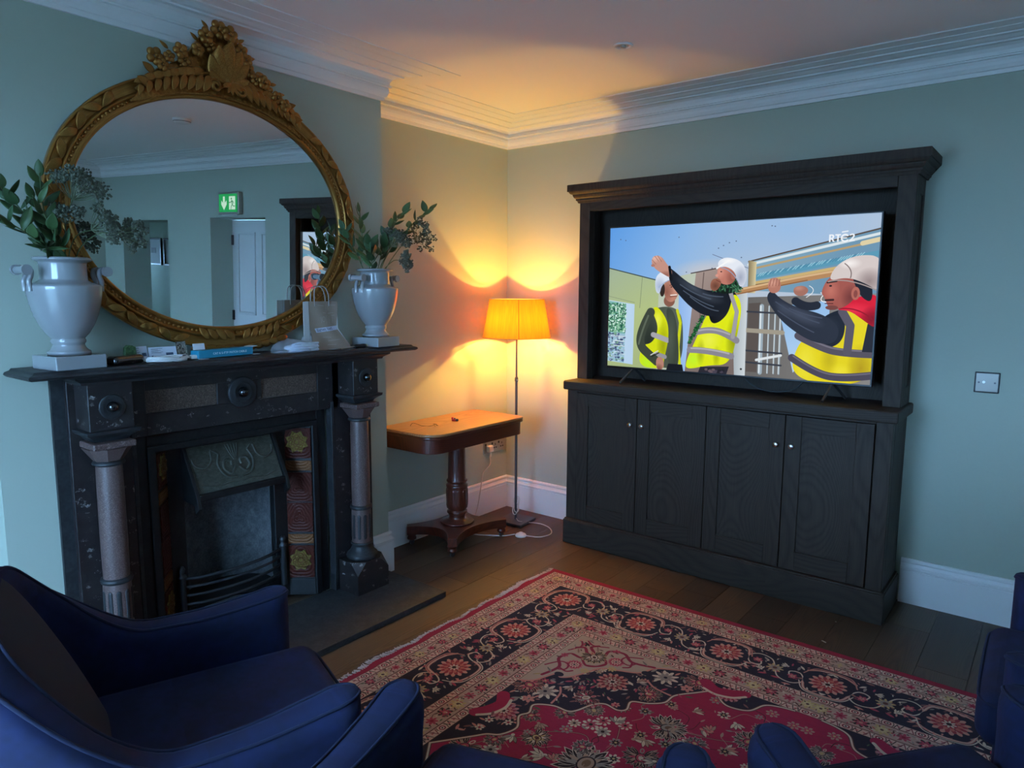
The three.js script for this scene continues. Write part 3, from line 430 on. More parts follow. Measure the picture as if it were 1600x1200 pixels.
// ================= fireplace =================
const FZ = 2.22;
{
  const o = thing('fireplace_surround', 'black fossil marble fireplace surround with mantel shelf and two red columns', 'fireplace', [0, 0, 0]);
  const y0 = 0.03;
  // mantel shelf with moulded edge
  const shelf = [[-0.006, 1.24], [0.0, 1.244], [0.004, 1.249], [0.0, 1.256], [-0.014, 1.261], [-0.02, 1.268]];
  const sp = [[0.262, 3.081], [0.5, 3.081], [0.5, 1.36], [0.262, 1.36]];
  part(o, 'mantel_shelf', merge([mould(shelf, [[0.262, 3.081], [0.5, 3.081], [0.5, 1.36], [0.262, 1.36]].slice().map((p) => p), false, false), bb(0.262, 0.494, 1.24, 1.2405, 1.366, 3.075), bb(0.262, 0.48, 1.2405, 1.268, 1.38, 3.061)]), M.slate);
  part(o, 'bed_moulding', mould([[0, 1.205], [0.006, 1.205], [0.01, 1.214], [0.022, 1.222], [0.034, 1.228], [0.036, 1.24]], [[0.262, FZ + 0.68], [0.425, FZ + 0.68], [0.425, FZ - 0.68], [0.262, FZ - 0.68]], false, false), M.slate);
  part(o, 'backing_panel', merge([bb(0.262, 0.278, y0, 1.24, FZ + 0.475, FZ + 0.732), bb(0.262, 0.278, y0, 1.24, FZ - 0.732, FZ - 0.475), bb(0.262, 0.278, 0.985, 1.24, FZ - 0.475, FZ + 0.475)]), M.slate);
  for (const s of [1, -1]) {
    const zc = FZ + s * 0.588;
    const j = part(o, 'jamb_panel', bb(0.278, 0.302, y0, 1.21, Math.min(FZ + s * 0.475, FZ + s * 0.69), Math.max(FZ + s * 0.475, FZ + s * 0.69), 0.003), M.marble);
    part(j, 'jamb_edge', merge([bb(0.262, 0.306, y0, 1.0, Math.min(FZ + s * 0.462, FZ + s * 0.478), Math.max(FZ + s * 0.462, FZ + s * 0.478), 0.003)]), M.slate);
    part(o, 'frieze_block', merge([bb(0.302, 0.42, 1.035, 1.208, zc - 0.077, zc + 0.077, 0.003)]), M.marble);
    const boss = part(o, 'boss_ring', at(lathe([[0.0001, 0], [0.044, 0], [0.046, 0.005], [0.042, 0.009], [0.036, 0.007], [0.031, 0.010], [0.027, 0.006], [0.0001, 0.006]], 32).rotateZ(-Math.PI / 2), 0.42, 1.119, zc), M.slate);
    part(boss, 'boss', ball(0.02, 0.43, 1.119, zc, 24, 16), M.blackGloss);
    // block underside moulding
    part(o, 'block_moulding', mould([[-0.02, 0.992], [-0.018, 0.994], [-0.012, 1.004], [0.0, 1.014], [0.014, 1.022], [0.016, 1.034], [0, 1.036]], [[0.302, zc + 0.077], [0.42, zc + 0.077], [0.42, zc - 0.077], [0.302, zc - 0.077]], false, false), M.slate);
    // column standing on its pedestal
    const cx = 0.362;
    const sq = (h, a, b, n = 4) => new THREE.CylinderGeometry(a * Math.SQRT2, b * Math.SQRT2, h, n, 1).rotateY(Math.PI / 4);
    const cap = part(o, 'capital', merge([bb(cx - 0.058, cx + 0.072, 0.966, 0.99, zc - 0.074, zc + 0.074, 0.006), at(new THREE.CylinderGeometry(0.085, 0.05, 0.05, 8, 1).rotateY(Math.PI / 8).toNonIndexed(), cx, 0.941, zc)]), M.redMarble);
    cap.geometry.computeVertexNormals();
    part(o, 'neck_ring', at(lathe([[0.044, 0.896], [0.053, 0.899], [0.056, 0.905], [0.053, 0.912], [0.044, 0.916]], 32), cx, 0, zc), M.slate);
    part(o, 'column_shaft', at(lathe([[0.045, 0.45], [0.0465, 0.6], [0.0455, 0.8], [0.044, 0.9]], 36), cx, 0, zc), M.redMarble);
    part(o, 'shaft_ring', at(lathe([[0.046, 0.444], [0.054, 0.447], [0.056, 0.455], [0.054, 0.463], [0.046, 0.466]], 32), cx, 0, zc), M.slate);
    // fluted drum
    const drum = part(o, 'fluted_drum', at(lathe([[0.049, 0.262], [0.049, 0.30], [0.0485, 0.43], [0.047, 0.448]], 36), cx, 0, zc), M.redMarble);
    for (let k = 0; k < 10; k++) { const a = k / 10 * Math.PI * 2 + 0.3, g = new THREE.CapsuleGeometry(0.0085, 0.11, 4, 8); part(drum, 'flute', at(g.scale(1, 1, 0.35).rotateY(-a + Math.PI / 2), cx + Math.cos(a) * 0.0484, 0.356, zc + Math.sin(a) * 0.0484), M.slate); }
    part(o, 'column_base', at(lathe([[0.07, 0.188], [0.078, 0.192], [0.08, 0.203], [0.076, 0.214], [0.062, 0.226], [0.052, 0.246], [0.05, 0.258], [0.056, 0.262], [0.056, 0.27], [0.05, 0.274]], 36), cx, 0, zc), M.slate);
    // pedestal: a cube whose upper corners are cut away
    {
      const a = 0.1, x0 = 0.302, x1 = 0.447, c = 0.055, t = 0.19, yc = 0.13, pos = [];
      const tri = (...v) => pos.push(...v.flat()), quad = (p, q, r, s2) => { tri(p, q, r); tri(p, r, s2); };
      const B = [[x0, y0, zc + a], [x1, y0, zc + a], [x1, y0, zc - a], [x0, y0, zc - a]];
      const A1 = [x0, t, zc + a], A2 = [x1 - c, t, zc + a], Cl = [x1, yc, zc + a], A3 = [x1, t, zc + a - c], A4 = [x1, t, zc - a + c], Cr = [x1, yc, zc - a], A5 = [x1 - c, t, zc - a], A6 = [x0, t, zc - a];
      tri(B[0], B[1], Cl); tri(B[0], Cl, A2); tri(B[0], A2, A1); tri(A2, Cl, A3); quad(B[1], B[2], Cr, Cl); tri(Cl, Cr, A4); tri(Cl, A4, A3); tri(A4, Cr, A5); tri(B[2], B[3], Cr); tri(Cr, B[3], A6); tri(Cr, A6, A5);
      quad(A1, A2, A5, A6); tri(A2, A3, A4); tri(A2, A4, A5); quad(B[0], B[3], B[2], B[1]); quad(B[0], A1, A6, B[3]);
      const g = new THREE.BufferGeometry(); g.setAttribute('position', new THREE.Float32BufferAttribute(pos, 3)); g.computeVertexNormals();
      part(o, 'pedestal', uvm(g), M.marble);
    }
  }
  // frieze with two sunk red panels and a round boss
  const fz = 0.302;
  const frame = part(o, 'frieze', merge([bb(0.278, fz, 0.968, 1.21, FZ + 0.415, FZ + 0.511, 0.002), bb(0.278, fz, 0.968, 1.21, FZ - 0.511, FZ - 0.39, 0.002), bb(0.278, fz, 0.968, 1.057, FZ - 0.39, FZ + 0.415, 0.002), bb(0.278, fz, 1.147, 1.21, FZ - 0.39, FZ + 0.415, 0.002), bb(0.278, fz, 1.057, 1.147, FZ - 0.09, FZ + 0.118, 0.002)]), M.marble);
  for (const [a, b] of [[FZ + 0.118, FZ + 0.415], [FZ - 0.39, FZ - 0.09]]) part(frame, 'inset_panel', bb(0.279, 0.292, 1.055, 1.149, a - 0.002, b + 0.002, 0.001), M.panelMarble);
  const cb = part(o, 'boss_ring', at(lathe([[0.0001, 0], [0.066, 0], [0.068, 0.008], [0.062, 0.014], [0.05, 0.011], [0.044, 0.016], [0.036, 0.016], [0.032, 0.01], [0.0001, 0.01]], 40).rotateZ(-Math.PI / 2), fz, 1.1, FZ + 0.006), M.slate);
  part(cb, 'boss', ball(0.024, fz + 0.014, 1.1, FZ + 0.006, 24, 16), M.blackGloss);
}
// hearth slab
solo('hearth', 'dark slate hearth slab on the floor before the fireplace', 'hearth', bb(0.264, 0.742, 0.001, 0.03, 1.412, 3.02, 0.003), M.hearth);
// cast-iron tiled insert
{
  const o = thing('fireplace_insert', 'black cast-iron fireplace insert with brown and gold tiles', 'fireplace insert', [0, 0, 0]);
  const y0 = 0.03, hw = 0.456, top = 0.962;
  part(o, 'outer_frame', merge([bb(0.235, 0.262, y0, top, FZ + 0.405, FZ + hw, 0.004), bb(0.235, 0.262, y0, top, FZ - hw, FZ - 0.405, 0.004), bb(0.235, 0.262, 0.9, top, FZ - 0.405, FZ + 0.405, 0.004)]), M.iron);
  part(o, 'bead_frame', merge([bb(0.25, 0.272, y0, 0.905, FZ + 0.372, FZ + 0.407, 0.007), bb(0.25, 0.272, y0, 0.905, FZ - 0.407, FZ - 0.372, 0.007), bb(0.25, 0.272, 0.888, 0.918, FZ - 0.407, FZ + 0.407, 0.007)]), M.iron);
  part(o, 'header', merge([bb(0.13, 0.25, 0.885, 0.905, FZ - 0.38, FZ + 0.38), bb(0.14, 0.17, 0.845, 0.9, FZ - 0.29, FZ + 0.29)]), M.iron);
  // splayed cheeks with tiles
  const A = [0.262, 0.374], B = [0.155, 0.286], Ld = Math.hypot(A[0] - B[0], A[1] - B[1]);
  const rows = [[0.728, 0.878, 'star'], [0.667, 0.716, 'band'], [0.51, 0.657, 'plain'], [0.355, 0.505, 'plain'], [0.297, 0.345, 'band'], [0.122, 0.287, 'star']];
  const star = (() => { const pts = []; for (let k = 0; k < 16; k++) { const a = k / 16 * Math.PI * 2 + Math.PI / 8, r = k % 2 ? 0.040 : 0.056; pts.push([Math.cos(a) * r, Math.sin(a) * r]); } return extr(pts, 0.004, 0.0015); })();
  for (const s of [1, -1]) {
    const ang = Math.atan2(A[0] - B[0], A[1] - B[1]);
    const place = (g) => { const m = new THREE.Matrix4().makeBasis(V(-s * (A[0] - B[0]) / Ld, 0, -(A[1] - B[1]) / Ld), V(0, 1, 0), V((A[1] - B[1]) / Ld, 0, -s * (A[0] - B[0]) / Ld)); m.setPosition((A[0] + B[0]) / 2, 0, FZ + s * (A[1] + B[1]) / 2); g.applyMatrix4(m); return g; };
    const cheek = part(o, 'cheek_plate', place(bb(-Ld / 2 - 0.01, Ld / 2 + 0.004, y0, 0.9, -0.012, -0.001)), M.iron);
    for (const [ya, yb, kind] of rows) {
      const g = bb(-Ld / 2 + 0.004, Ld / 2 - 0.004, ya, yb, -0.001, 0.007, 0.0015);
      { const u = g.attributes.uv; for (let i = 0; i < u.count; i++) u.setXY(i, u.getX(i) / Ld + 0.5, (u.getY(i) - ya) / (kind === 'band' ? Ld : yb - ya)); }
      const t = part(o, 'tile', place(g), kind === 'band' ? M.tileBand : M.tile);
      if (kind === 'star') { const sg = star.clone(); const u = sg.attributes.uv, p = sg.attributes.position; for (let i = 0; i < u.count; i++) u.setXY(i, p.getX(i) * 9 + 0.5, p.getY(i) * 9 + 0.5); part(t, 'star_relief', place(at(sg, 0, ya + (yb - ya) * 0.55, 0.007)), M.tileStar); const ey = ya + (yb - ya) * 0.55, bits = []; for (let k = 0; k < 8; k++) { const a = k / 8 * Math.PI * 2; bits.push(new THREE.TorusGeometry(0.0085, 0.0022, 5, 14).translate(Math.cos(a) * 0.029, ey + Math.sin(a) * 0.029, 0.0125), ball(0.0032, Math.cos(a + 0.39) * 0.0395, ey + Math.sin(a + 0.39) * 0.0395, 0.0125, 6, 5)); } bits.push(new THREE.TorusGeometry(0.013, 0.003, 6, 20).translate(0, ey, 0.0125)); part(t, 'rosette_relief', place(merge(bits)), M.tileBand); }
    }
    part(o, 'cheek_foot', place(bb(-Ld / 2 - 0.01, Ld / 2, y0, 0.115, -0.001, 0.006, 0.002)), M.iron);
    part(o, 'inner_post', merge([bb(0.128, 0.168, y0, 0.9, Math.min(FZ + s * 0.218, FZ + s * 0.29), Math.max(FZ + s * 0.218, FZ + s * 0.29), 0.006)]), M.iron);
  }
  // smoke hood: sloping panel in relief with flared lower wings
  {
    const hx = (t) => 0.172 + 0.095 * t, hy = (t) => 0.862 - 0.19 * t;
    const hood = part(o, 'hood', grid(6, 1, (s, t) => { const z = FZ + 0.205 - 0.41 * s; return [hx(t), hy(t), z]; }), M.ironPlate);
    const sl = V(hx(1) - hx(0), hy(1) - hy(0), 0).normalize(), nrm = V(-sl.y, sl.x, 0);
    const on = (u, v, d = 0) => [hx(0) + sl.x * v + nrm.x * d, hy(0) + sl.y * v + nrm.y * d, FZ - u];
    const cur = (pts, r) => tube(pts.map(([u, v]) => on(u, v, 0.001)), r, 40, 6);
    for (const m of [1, -1]) part(hood, 'scroll_relief', merge([
      cur([[m * 0.01, 0.12], [m * 0.035, 0.145], [m * 0.062, 0.12], [m * 0.05, 0.085], [m * 0.022, 0.09], [m * 0.024, 0.112]], 0.0065), cur([[m * 0.012, 0.165], [m * 0.06, 0.155], [m * 0.085, 0.1], [m * 0.07, 0.05]], 0.0055), cur([[m * 0.07, 0.05], [m * 0.1, 0.03], [m * 0.11, 0.075], [m * 0.14, 0.1], [m * 0.185, 0.085], [m * 0.195, 0.05]], 0.005), cur([[m * 0.004, 0.19], [m * 0.05, 0.185], [m * 0.11, 0.192], [m * 0.18, 0.175]], 0.003)]), M.ironPlate);
    part(hood, 'fan_relief', merge([-0.6, -0.3, 0, 0.3, 0.6].map((a) => cur([[Math.sin(a) * 0.01, 0.085], [Math.sin(a) * 0.03, 0.055], [Math.sin(a) * 0.05, 0.03 - Math.cos(a) * 0.02]], 0.0035))), M.ironPlate);
    for (const m of [1, -1]) part(o, 'hood_wing', extr([[0.13, 0.88], [0.176, 0.872], [0.282, 0.672], [0.298, 0.62], [0.27, 0.595], [0.262, 0.63], [0.15, 0.64]], 0.012, 0.002).rotateY(0).translate(0, 0, FZ + m * 0.216 - 0.006), M.iron);
    part(o, 'hood_lip', merge([bb(0.262, 0.285, 0.645, 0.676, FZ - 0.21, FZ + 0.21, 0.006)]), M.iron);
    part(o, 'hood_back', bb(0.128, 0.14, 0.63, 0.9, FZ - 0.22, FZ + 0.22), M.iron);
  }
  // curved fireback
  part(o, 'fireback', grid(16, 6, (s, t) => { const a = (s - 0.5) * Math.PI, y = y0 + t * 0.82; return [0.13 - Math.cos(a) * (0.2 - 0.05 * t), y, FZ + Math.sin(a) * 0.218]; }), M.fireback);
  part(o, 'grate_floor', bb(-0.06, 0.16, 0.125, 0.14, FZ - 0.21, FZ + 0.21), M.soot);
  // bowed front bars and their posts
  for (const y of [0.285, 0.247, 0.208, 0.168]) part(o, 'grate_bar', tube([[0.165, y, FZ + 0.245], [0.205, y, FZ + 0.16], [0.228, y, FZ], [0.205, y, FZ - 0.16], [0.165, y, FZ - 0.245]], y === 0.285 ? 0.0085 : 0.007, 30, 8), M.ironBar);
  for (const s of [1, -1]) part(o, 'grate_post', merge([at(lathe([[0.016, 0.1], [0.016, 0.29], [0.02, 0.295], [0.02, 0.305], [0.011, 0.31], [0.013, 0.322], [0.016, 0.332], [0.01, 0.345], [0.0001, 0.35]], 16), 0.172, 0, FZ + s * 0.252)]), M.ironBar);
  part(o, 'ash_cover', grid(14, 4, (s, t) => { const a = (s - 0.5) * 2; return [0.17 + 0.07 * (1 - a * a) - 0.01 * Math.sin(t * 3), y0 + t * 0.115, FZ - a * 0.24]; }), M.iron);
}
// ================= oval gilt mirror leaning on the mantel shelf =================
{
  const o = thing('wall_mirror', 'large oval mirror in a carved gilt frame above the mantel', 'mirror', [0, 0, 0]);
  const T = V(-0.0264969, 0, -0.9996489), U = V(0.0254883, 0.9996749, -0.0006756), N = V(0.9993239, -0.0254972, -0.0264883);
  o.quaternion.setFromRotationMatrix(new THREE.Matrix4().makeBasis(T, U, N));
  const c0 = V(0.30, 1.75, 2.2).addScaledVector(T, -0.066).addScaledVector(U, 0.092); o.position.copy(c0);
  const a = 0.592, b = 0.456;
  const el = (th, off, h) => { const cx = Math.cos(th), sy = Math.sin(th); let nx = b * cx, ny = a * sy; const l = Math.hypot(nx, ny); nx /= l; ny /= l; return [a * cx + nx * off, b * sy + ny * off, h]; };
  const frameAt = (th) => { const p = el(th, 0, 0), q = el(th, 1, 0); const n = V(q[0] - p[0], q[1] - p[1], 0); return { n, t: V(-n.y, n.x, 0) }; };
  part(o, 'mirror_glass', new THREE.CircleGeometry(1, 96).scale(a + 0.004, b + 0.004, 1), M.mirror);
  part(o, 'backing_board', new THREE.CylinderGeometry(1, 1, 0.012, 72).rotateX(Math.PI / 2).scale(a + 0.06, b + 0.05, 1).translate(0, 0, -0.009), M.darkWood);
  const prof = [[0, 0.001], [0.001, 0.011], [0.006, 0.0145], [0.017, 0.0135], [0.020, 0.009], [0.032, 0.009], [0.034, 0.016], [0.038, 0.019], [0.042, 0.016], [0.044, 0.012], [0.047, 0.006], [0.056, 0.009], [0.068, 0.011], [0.079, 0.008], [0.083, 0.014], [0.088, 0.016], [0.091, 0.011], [0.091, 0.0], [0.089, -0.016]];
  const W0 = 1;
  const ring = (list) => grid(120, list.length - 1, (s, t) => { const [d, h] = list[Math.round(t * (list.length - 1))]; return el(s * Math.PI * 2, d, h); }, true);
  part(o, 'frame', merge([ring(prof.slice(0, 11)), ring(prof.slice(14))]), M.gilt);
  part(o, 'carved_band', ring(prof.slice(10, 15)), M.gilt);
  // bead row: too fine to pick apart
  const beads = []; const nb = 190; for (let k = 0; k < nb; k++) { const p = el(k / nb * Math.PI * 2, 0.026, 0.0115); beads.push(ball(0.0062, ...p, 6, 4)); }
  part(o, 'bead_row', merge(beads), M.gilt, { kind: 'stuff' });
  // carved ribbon leaves crossing the outer band, in pairs all round
  const lf = leafGeo(0.062, 0.03, { curl: 0.0, fold: 0.2, thick: 0.5, nu: 6 }), lf2 = leafGeo(0.05, 0.02, { curl: 0.1, fold: 0.15, thick: 0.55, nu: 6 });
  const put = (parent, name, g, x, y, z, ang, mat = M.gilt, tilt = 0, sc = 1) => { const m = part(parent, name, g, mat); m.position.set(x, y, z); m.rotation.set(tilt, 0, ang - Math.PI / 2, 'ZXY'); m.scale.setScalar(sc); return m; };
  const nl = 56;
  for (let k = 0; k < nl; k++) {
    const th = (k + 0.5) / nl * Math.PI * 2; if (Math.sin(th) > 0.80) continue; if (Math.sin(th) < -0.93) continue;
    const f = frameAt(th), p = el(th, k % 2 ? 0.051 : 0.079, 0.0155), ta = Math.atan2(f.t.y, f.t.x) * 1;
    const dir = (th > Math.PI / 2 && th < Math.PI * 1.5) ? 1 : -1;
    put(o, 'carved_leaf', lf, p[0], p[1], p[2], ta + (dir > 0 ? 0 : Math.PI) + (k % 2 ? -1 : 1) * dir * 0.5, M.gilt, 0, 1.12);
  }
  // laurel cluster at the foot of the frame
  for (let k = -4; k <= 4; k++) {
    const th = -Math.PI / 2 + 0.075 + k * 0.062; const f = frameAt(th);
    const s = k < 0 ? -1 : 1, ta = Math.atan2(f.t.y, f.t.x) + (s < 0 ? Math.PI : 0);
    for (const [off, da, sc] of [[0.055, s * 0.75, 1], [0.088, s * -0.25, 1.15]]) { const p = el(th, off, 0.03); put(o, 'laurel_leaf', lf, p[0], p[1], p[2], ta + (off > 0.08 ? -s * 0.15 : s * 0.8), M.gilt, -0.15, sc); }
  }
  // crest
  const topY = b;
  const fl = (() => { const l = []; for (let k = 0; k < 5; k++) { const q = k / 5 * Math.PI * 2; l.push(ball(0.0125, Math.cos(q) * 0.0155, Math.sin(q) * 0.0155, 0.002, 10, 7, 1, 1, 0.75)); } l.push(ball(0.006, 0, 0, 0.011, 8, 6)); return merge(l); })();
  const flower = (x, y, z, s) => { const m = part(o, 'carved_flower', fl, M.gilt); m.position.set(x, y, z); m.scale.setScalar(s); m.rotation.z = x * 9; return m; };
  // backing of the crest, follows the frame and rises to the middle
  {
    const sh = new THREE.Shape(); const pts = []; const c = 0.008;
    const left = [[-0.37, 0.385], [-0.33, 0.44], [-0.30, 0.49], [-0.26, 0.525], [-0.2, 0.56], [-0.16, 0.585], [-0.115, 0.65], [-0.08, 0.70], [-0.03, 0.722]], right = [[0.03, 0.715], [0.07, 0.68], [0.1, 0.62], [0.15, 0.57], [0.21, 0.52], [0.27, 0.47], [0.32, 0.425], [0.37, 0.375]];
    const base = []; for (let k = 0; k <= 20; k++) { const x = 0.37 - 0.74 * k / 20; base.push([x, b * Math.sqrt(1 - (x / a) ** 2) + 0.02]); }
    part(o, 'crest_ground', extr([...left, ...right, ...base.slice(1, -1)], 0.012, 0.004).translate(0, 0, 0.004), M.gilt);
  }
  // central palmette: overlapping lobes fanned from a point
  const lobe = leafGeo(0.15, 0.108, { curl: 0.12, fold: -0.28, thick: 0.22, nu: 9, tip: 0.95 });
  const lobeS = leafGeo(0.11, 0.09, { curl: 0.16, fold: -0.3, thick: 0.22, nu: 8, tip: 0.95 });
  const pc = [0.004, topY + 0.062, 0.046];
  for (const [ang, g, sc, z] of [[2.75, lobeS, 0.85, 0.0], [0.39, lobeS, 0.85, 0.0], [2.3, lobe, 0.86, 0.005], [0.84, lobe, 0.86, 0.005], [1.92, lobe, 0.98, 0.010], [1.22, lobe, 0.98, 0.010], [1.57, lobe, 1.08, 0.016]]) put(o, 'palmette_lobe', g, pc[0], pc[1], pc[2] + z, ang, M.gilt, 0, sc);
  for (const ang of [-0.5, -1.1, -1.57, -2.05, -2.65, 3.5, -0.15]) put(o, 'palmette_foot', lf2, pc[0], pc[1] + 0.004, pc[2] + 0.022, ang, M.gilt, 0.1, 0.95);
  // acanthus sprays running down both sides, with volutes near the palmette
  for (const s of [-1, 1]) {
    for (let k = 0; k < 9; k++) {
      const x = s * (0.075 + k * 0.033), y = b * Math.sqrt(1 - (x / a) ** 2) + 0.088 - k * 0.001;
      const base = s > 0 ? -1.15 : Math.PI + 1.15, sc = 1.25 - k * 0.055;
      put(o, 'acanthus_leaf', lf, x, y, 0.046 - k * 0.0015, base + s * (-0.02 * k) * 1, M.gilt, 0.1, sc);
      if (k < 8) put(o, 'acanthus_leaf', lf, x + s * 0.012, y + 0.006, 0.036, (s > 0 ? -0.1 - k * 0.06 : Math.PI + 0.1 + k * 0.06), M.gilt, -0.05, sc * 1.05);
    }
    const vol = []; for (let q = 0; q <= 22; q++) { const an = q / 22 * Math.PI * 3.2, rad = 0.024 * (1 - q / 28); vol.push([s * 0.058 + Math.cos(an) * rad * s, topY + 0.048 + Math.sin(an) * rad, 0.05 + q * 0.0006]); }
    part(o, 'volute', tube(vol, 0.0075, 44, 7), M.gilt);
    const rib = []; for (let q = 0; q <= 14; q++) { const x = s * (0.07 + q * 0.0205); rib.push([x, b * Math.sqrt(1 - (x / a) ** 2) + 0.094 - q * 0.0012 - (q > 12 ? (q - 12) * 0.008 : 0), 0.04 - q * 0.001]); }
    part(o, 'acanthus_rib', tube(rib, 0.0075, 30, 7), M.gilt);
    put(o, 'tip_leaf', leafGeo(0.07, 0.034, { curl: 0.3, fold: 0.2, thick: 0.4 }), s < 0 ? -0.295 : 0.29, s < 0 ? 0.45 : 0.45, 0.03, s < 0 ? 2.85 : 0.0, M.gilt, 0, 1);
    put(o, 'tip_leaf', leafGeo(0.06, 0.03, { curl: 0.3, fold: 0.2, thick: 0.4 }), s < 0 ? -0.285 : 0.27, s < 0 ? 0.50 : 0.49, 0.03, s < 0 ? 2.7 : 0.3, M.gilt, 0, 1);
  }
  const F = [[-0.285, 0.56, 1.25], [-0.262, 0.535, 0.9], [-0.195, 0.6, 1.1], [-0.172, 0.575, 1.0], [-0.12, 0.625, 1.0], [-0.09, 0.682, 1.2], [-0.062, 0.655, 1.0], [-0.03, 0.722, 1.35], [0.012, 0.715, 1.25], [0.035, 0.70, 1.0], [0.068, 0.665, 1.1], [0.085, 0.635, 1.0], [0.105, 0.6, 1.1], [0.13, 0.57, 1.0], [0.165, 0.565, 1.15], [0.195, 0.54, 0.95], [0.235, 0.52, 1.05], [0.268, 0.495, 1.0], [0.215, 0.49, 0.8], [-0.235, 0.57, 0.85]];
  F.forEach(([x, y, s], k) => flower(x, y, 0.034 + 0.009 * (k % 3), s));
  for (const [x, y, an, s] of [[-0.15, 0.6, 2.6, 1], [-0.11, 0.66, 2.4, 0.8], [-0.065, 0.715, 2.3, 0.8], [0.06, 0.70, 0.5, 0.8], [0.1, 0.645, 0.3, 0.9], [0.14, 0.6, 0.1, 0.9], [-0.23, 0.6, 2.5, 0.8], [0.205, 0.57, 0.2, 0.8], [0.25, 0.54, 0.1, 0.7], [-0.14, 0.565, 3.4, 1.0], [0.11, 0.56, -0.5, 1]]) put(o, 'crest_leaf', lf2, x, y, 0.03, an, M.gilt, -0.2, s);
}
// ================= two glazed urns with greenery =================
const urnAt = { L: [0.402, 1.268, 2.925], R: [0.408, 1.268, 1.552] };
function makeUrn(label, pos, turn) {
  const o = thing('ceramic_urn', label, 'urn', pos, turn, 'pale glazed urns on the mantel shelf');
  part(o, 'plinth', bb(-0.083, 0.083, 0, 0.047, -0.083, 0.083, 0.004), M.ceramic);
  const body = lathe([[0.0001, 0.047], [0.066, 0.047], [0.0665, 0.058], [0.064, 0.061], [0.059, 0.063], [0.053, 0.070], [0.0485, 0.080], [0.048, 0.084], [0.053, 0.089], [0.0535, 0.098], [0.050, 0.102], [0.052, 0.105], [0.066, 0.121], [0.083, 0.150], [0.096, 0.182], [0.106, 0.220], [0.1125, 0.258], [0.114, 0.278], [0.1125, 0.284], [0.107, 0.288], [0.086, 0.2935], [0.074, 0.300], [0.0715, 0.305], [0.071, 0.330], [0.071, 0.356], [0.073, 0.362], [0.086, 0.367], [0.0885, 0.371], [0.0875, 0.376], [0.081, 0.379], [0.073, 0.377], [0.067, 0.37], [0.064, 0.33], [0.062, 0.28], [0.0001, 0.27]], 56);
  part(o, 'body', body, M.ceramic);
  for (const s of [1, -1]) {
    const z = s * 0.128, h = part(o, 'handle', merge([rod([-0.034, 0.333, z], [0.034, 0.333, z], 0.0125, 16), at(new THREE.CylinderGeometry(0.017, 0.017, 0.012, 20).rotateZ(Math.PI / 2), 0.036, 0.333, z), at(new THREE.CylinderGeometry(0.017, 0.017, 0.012, 20).rotateZ(Math.PI / 2), -0.036, 0.333, z)]), M.ceramic);
    for (const x of [-0.019, 0.019]) part(h, 'handle_strap', tube([[x, 0.343, z - s * 0.002], [x, 0.336, z - s * 0.018], [x, 0.318, z - s * 0.02], [x, 0.296, z - s * 0.012], [x, 0.278, z - s * 0.014], [x, 0.264, z - s * 0.014]], 0.0085, 22, 8), M.ceramic);
  }
  return o;
}
makeUrn('pale glazed urn with scroll handles at the shelf end nearest the armchair', urnAt.L, 0.10);
makeUrn('pale glazed urn with scroll handles at the shelf end nearest the lamp', urnAt.R, 0.16);
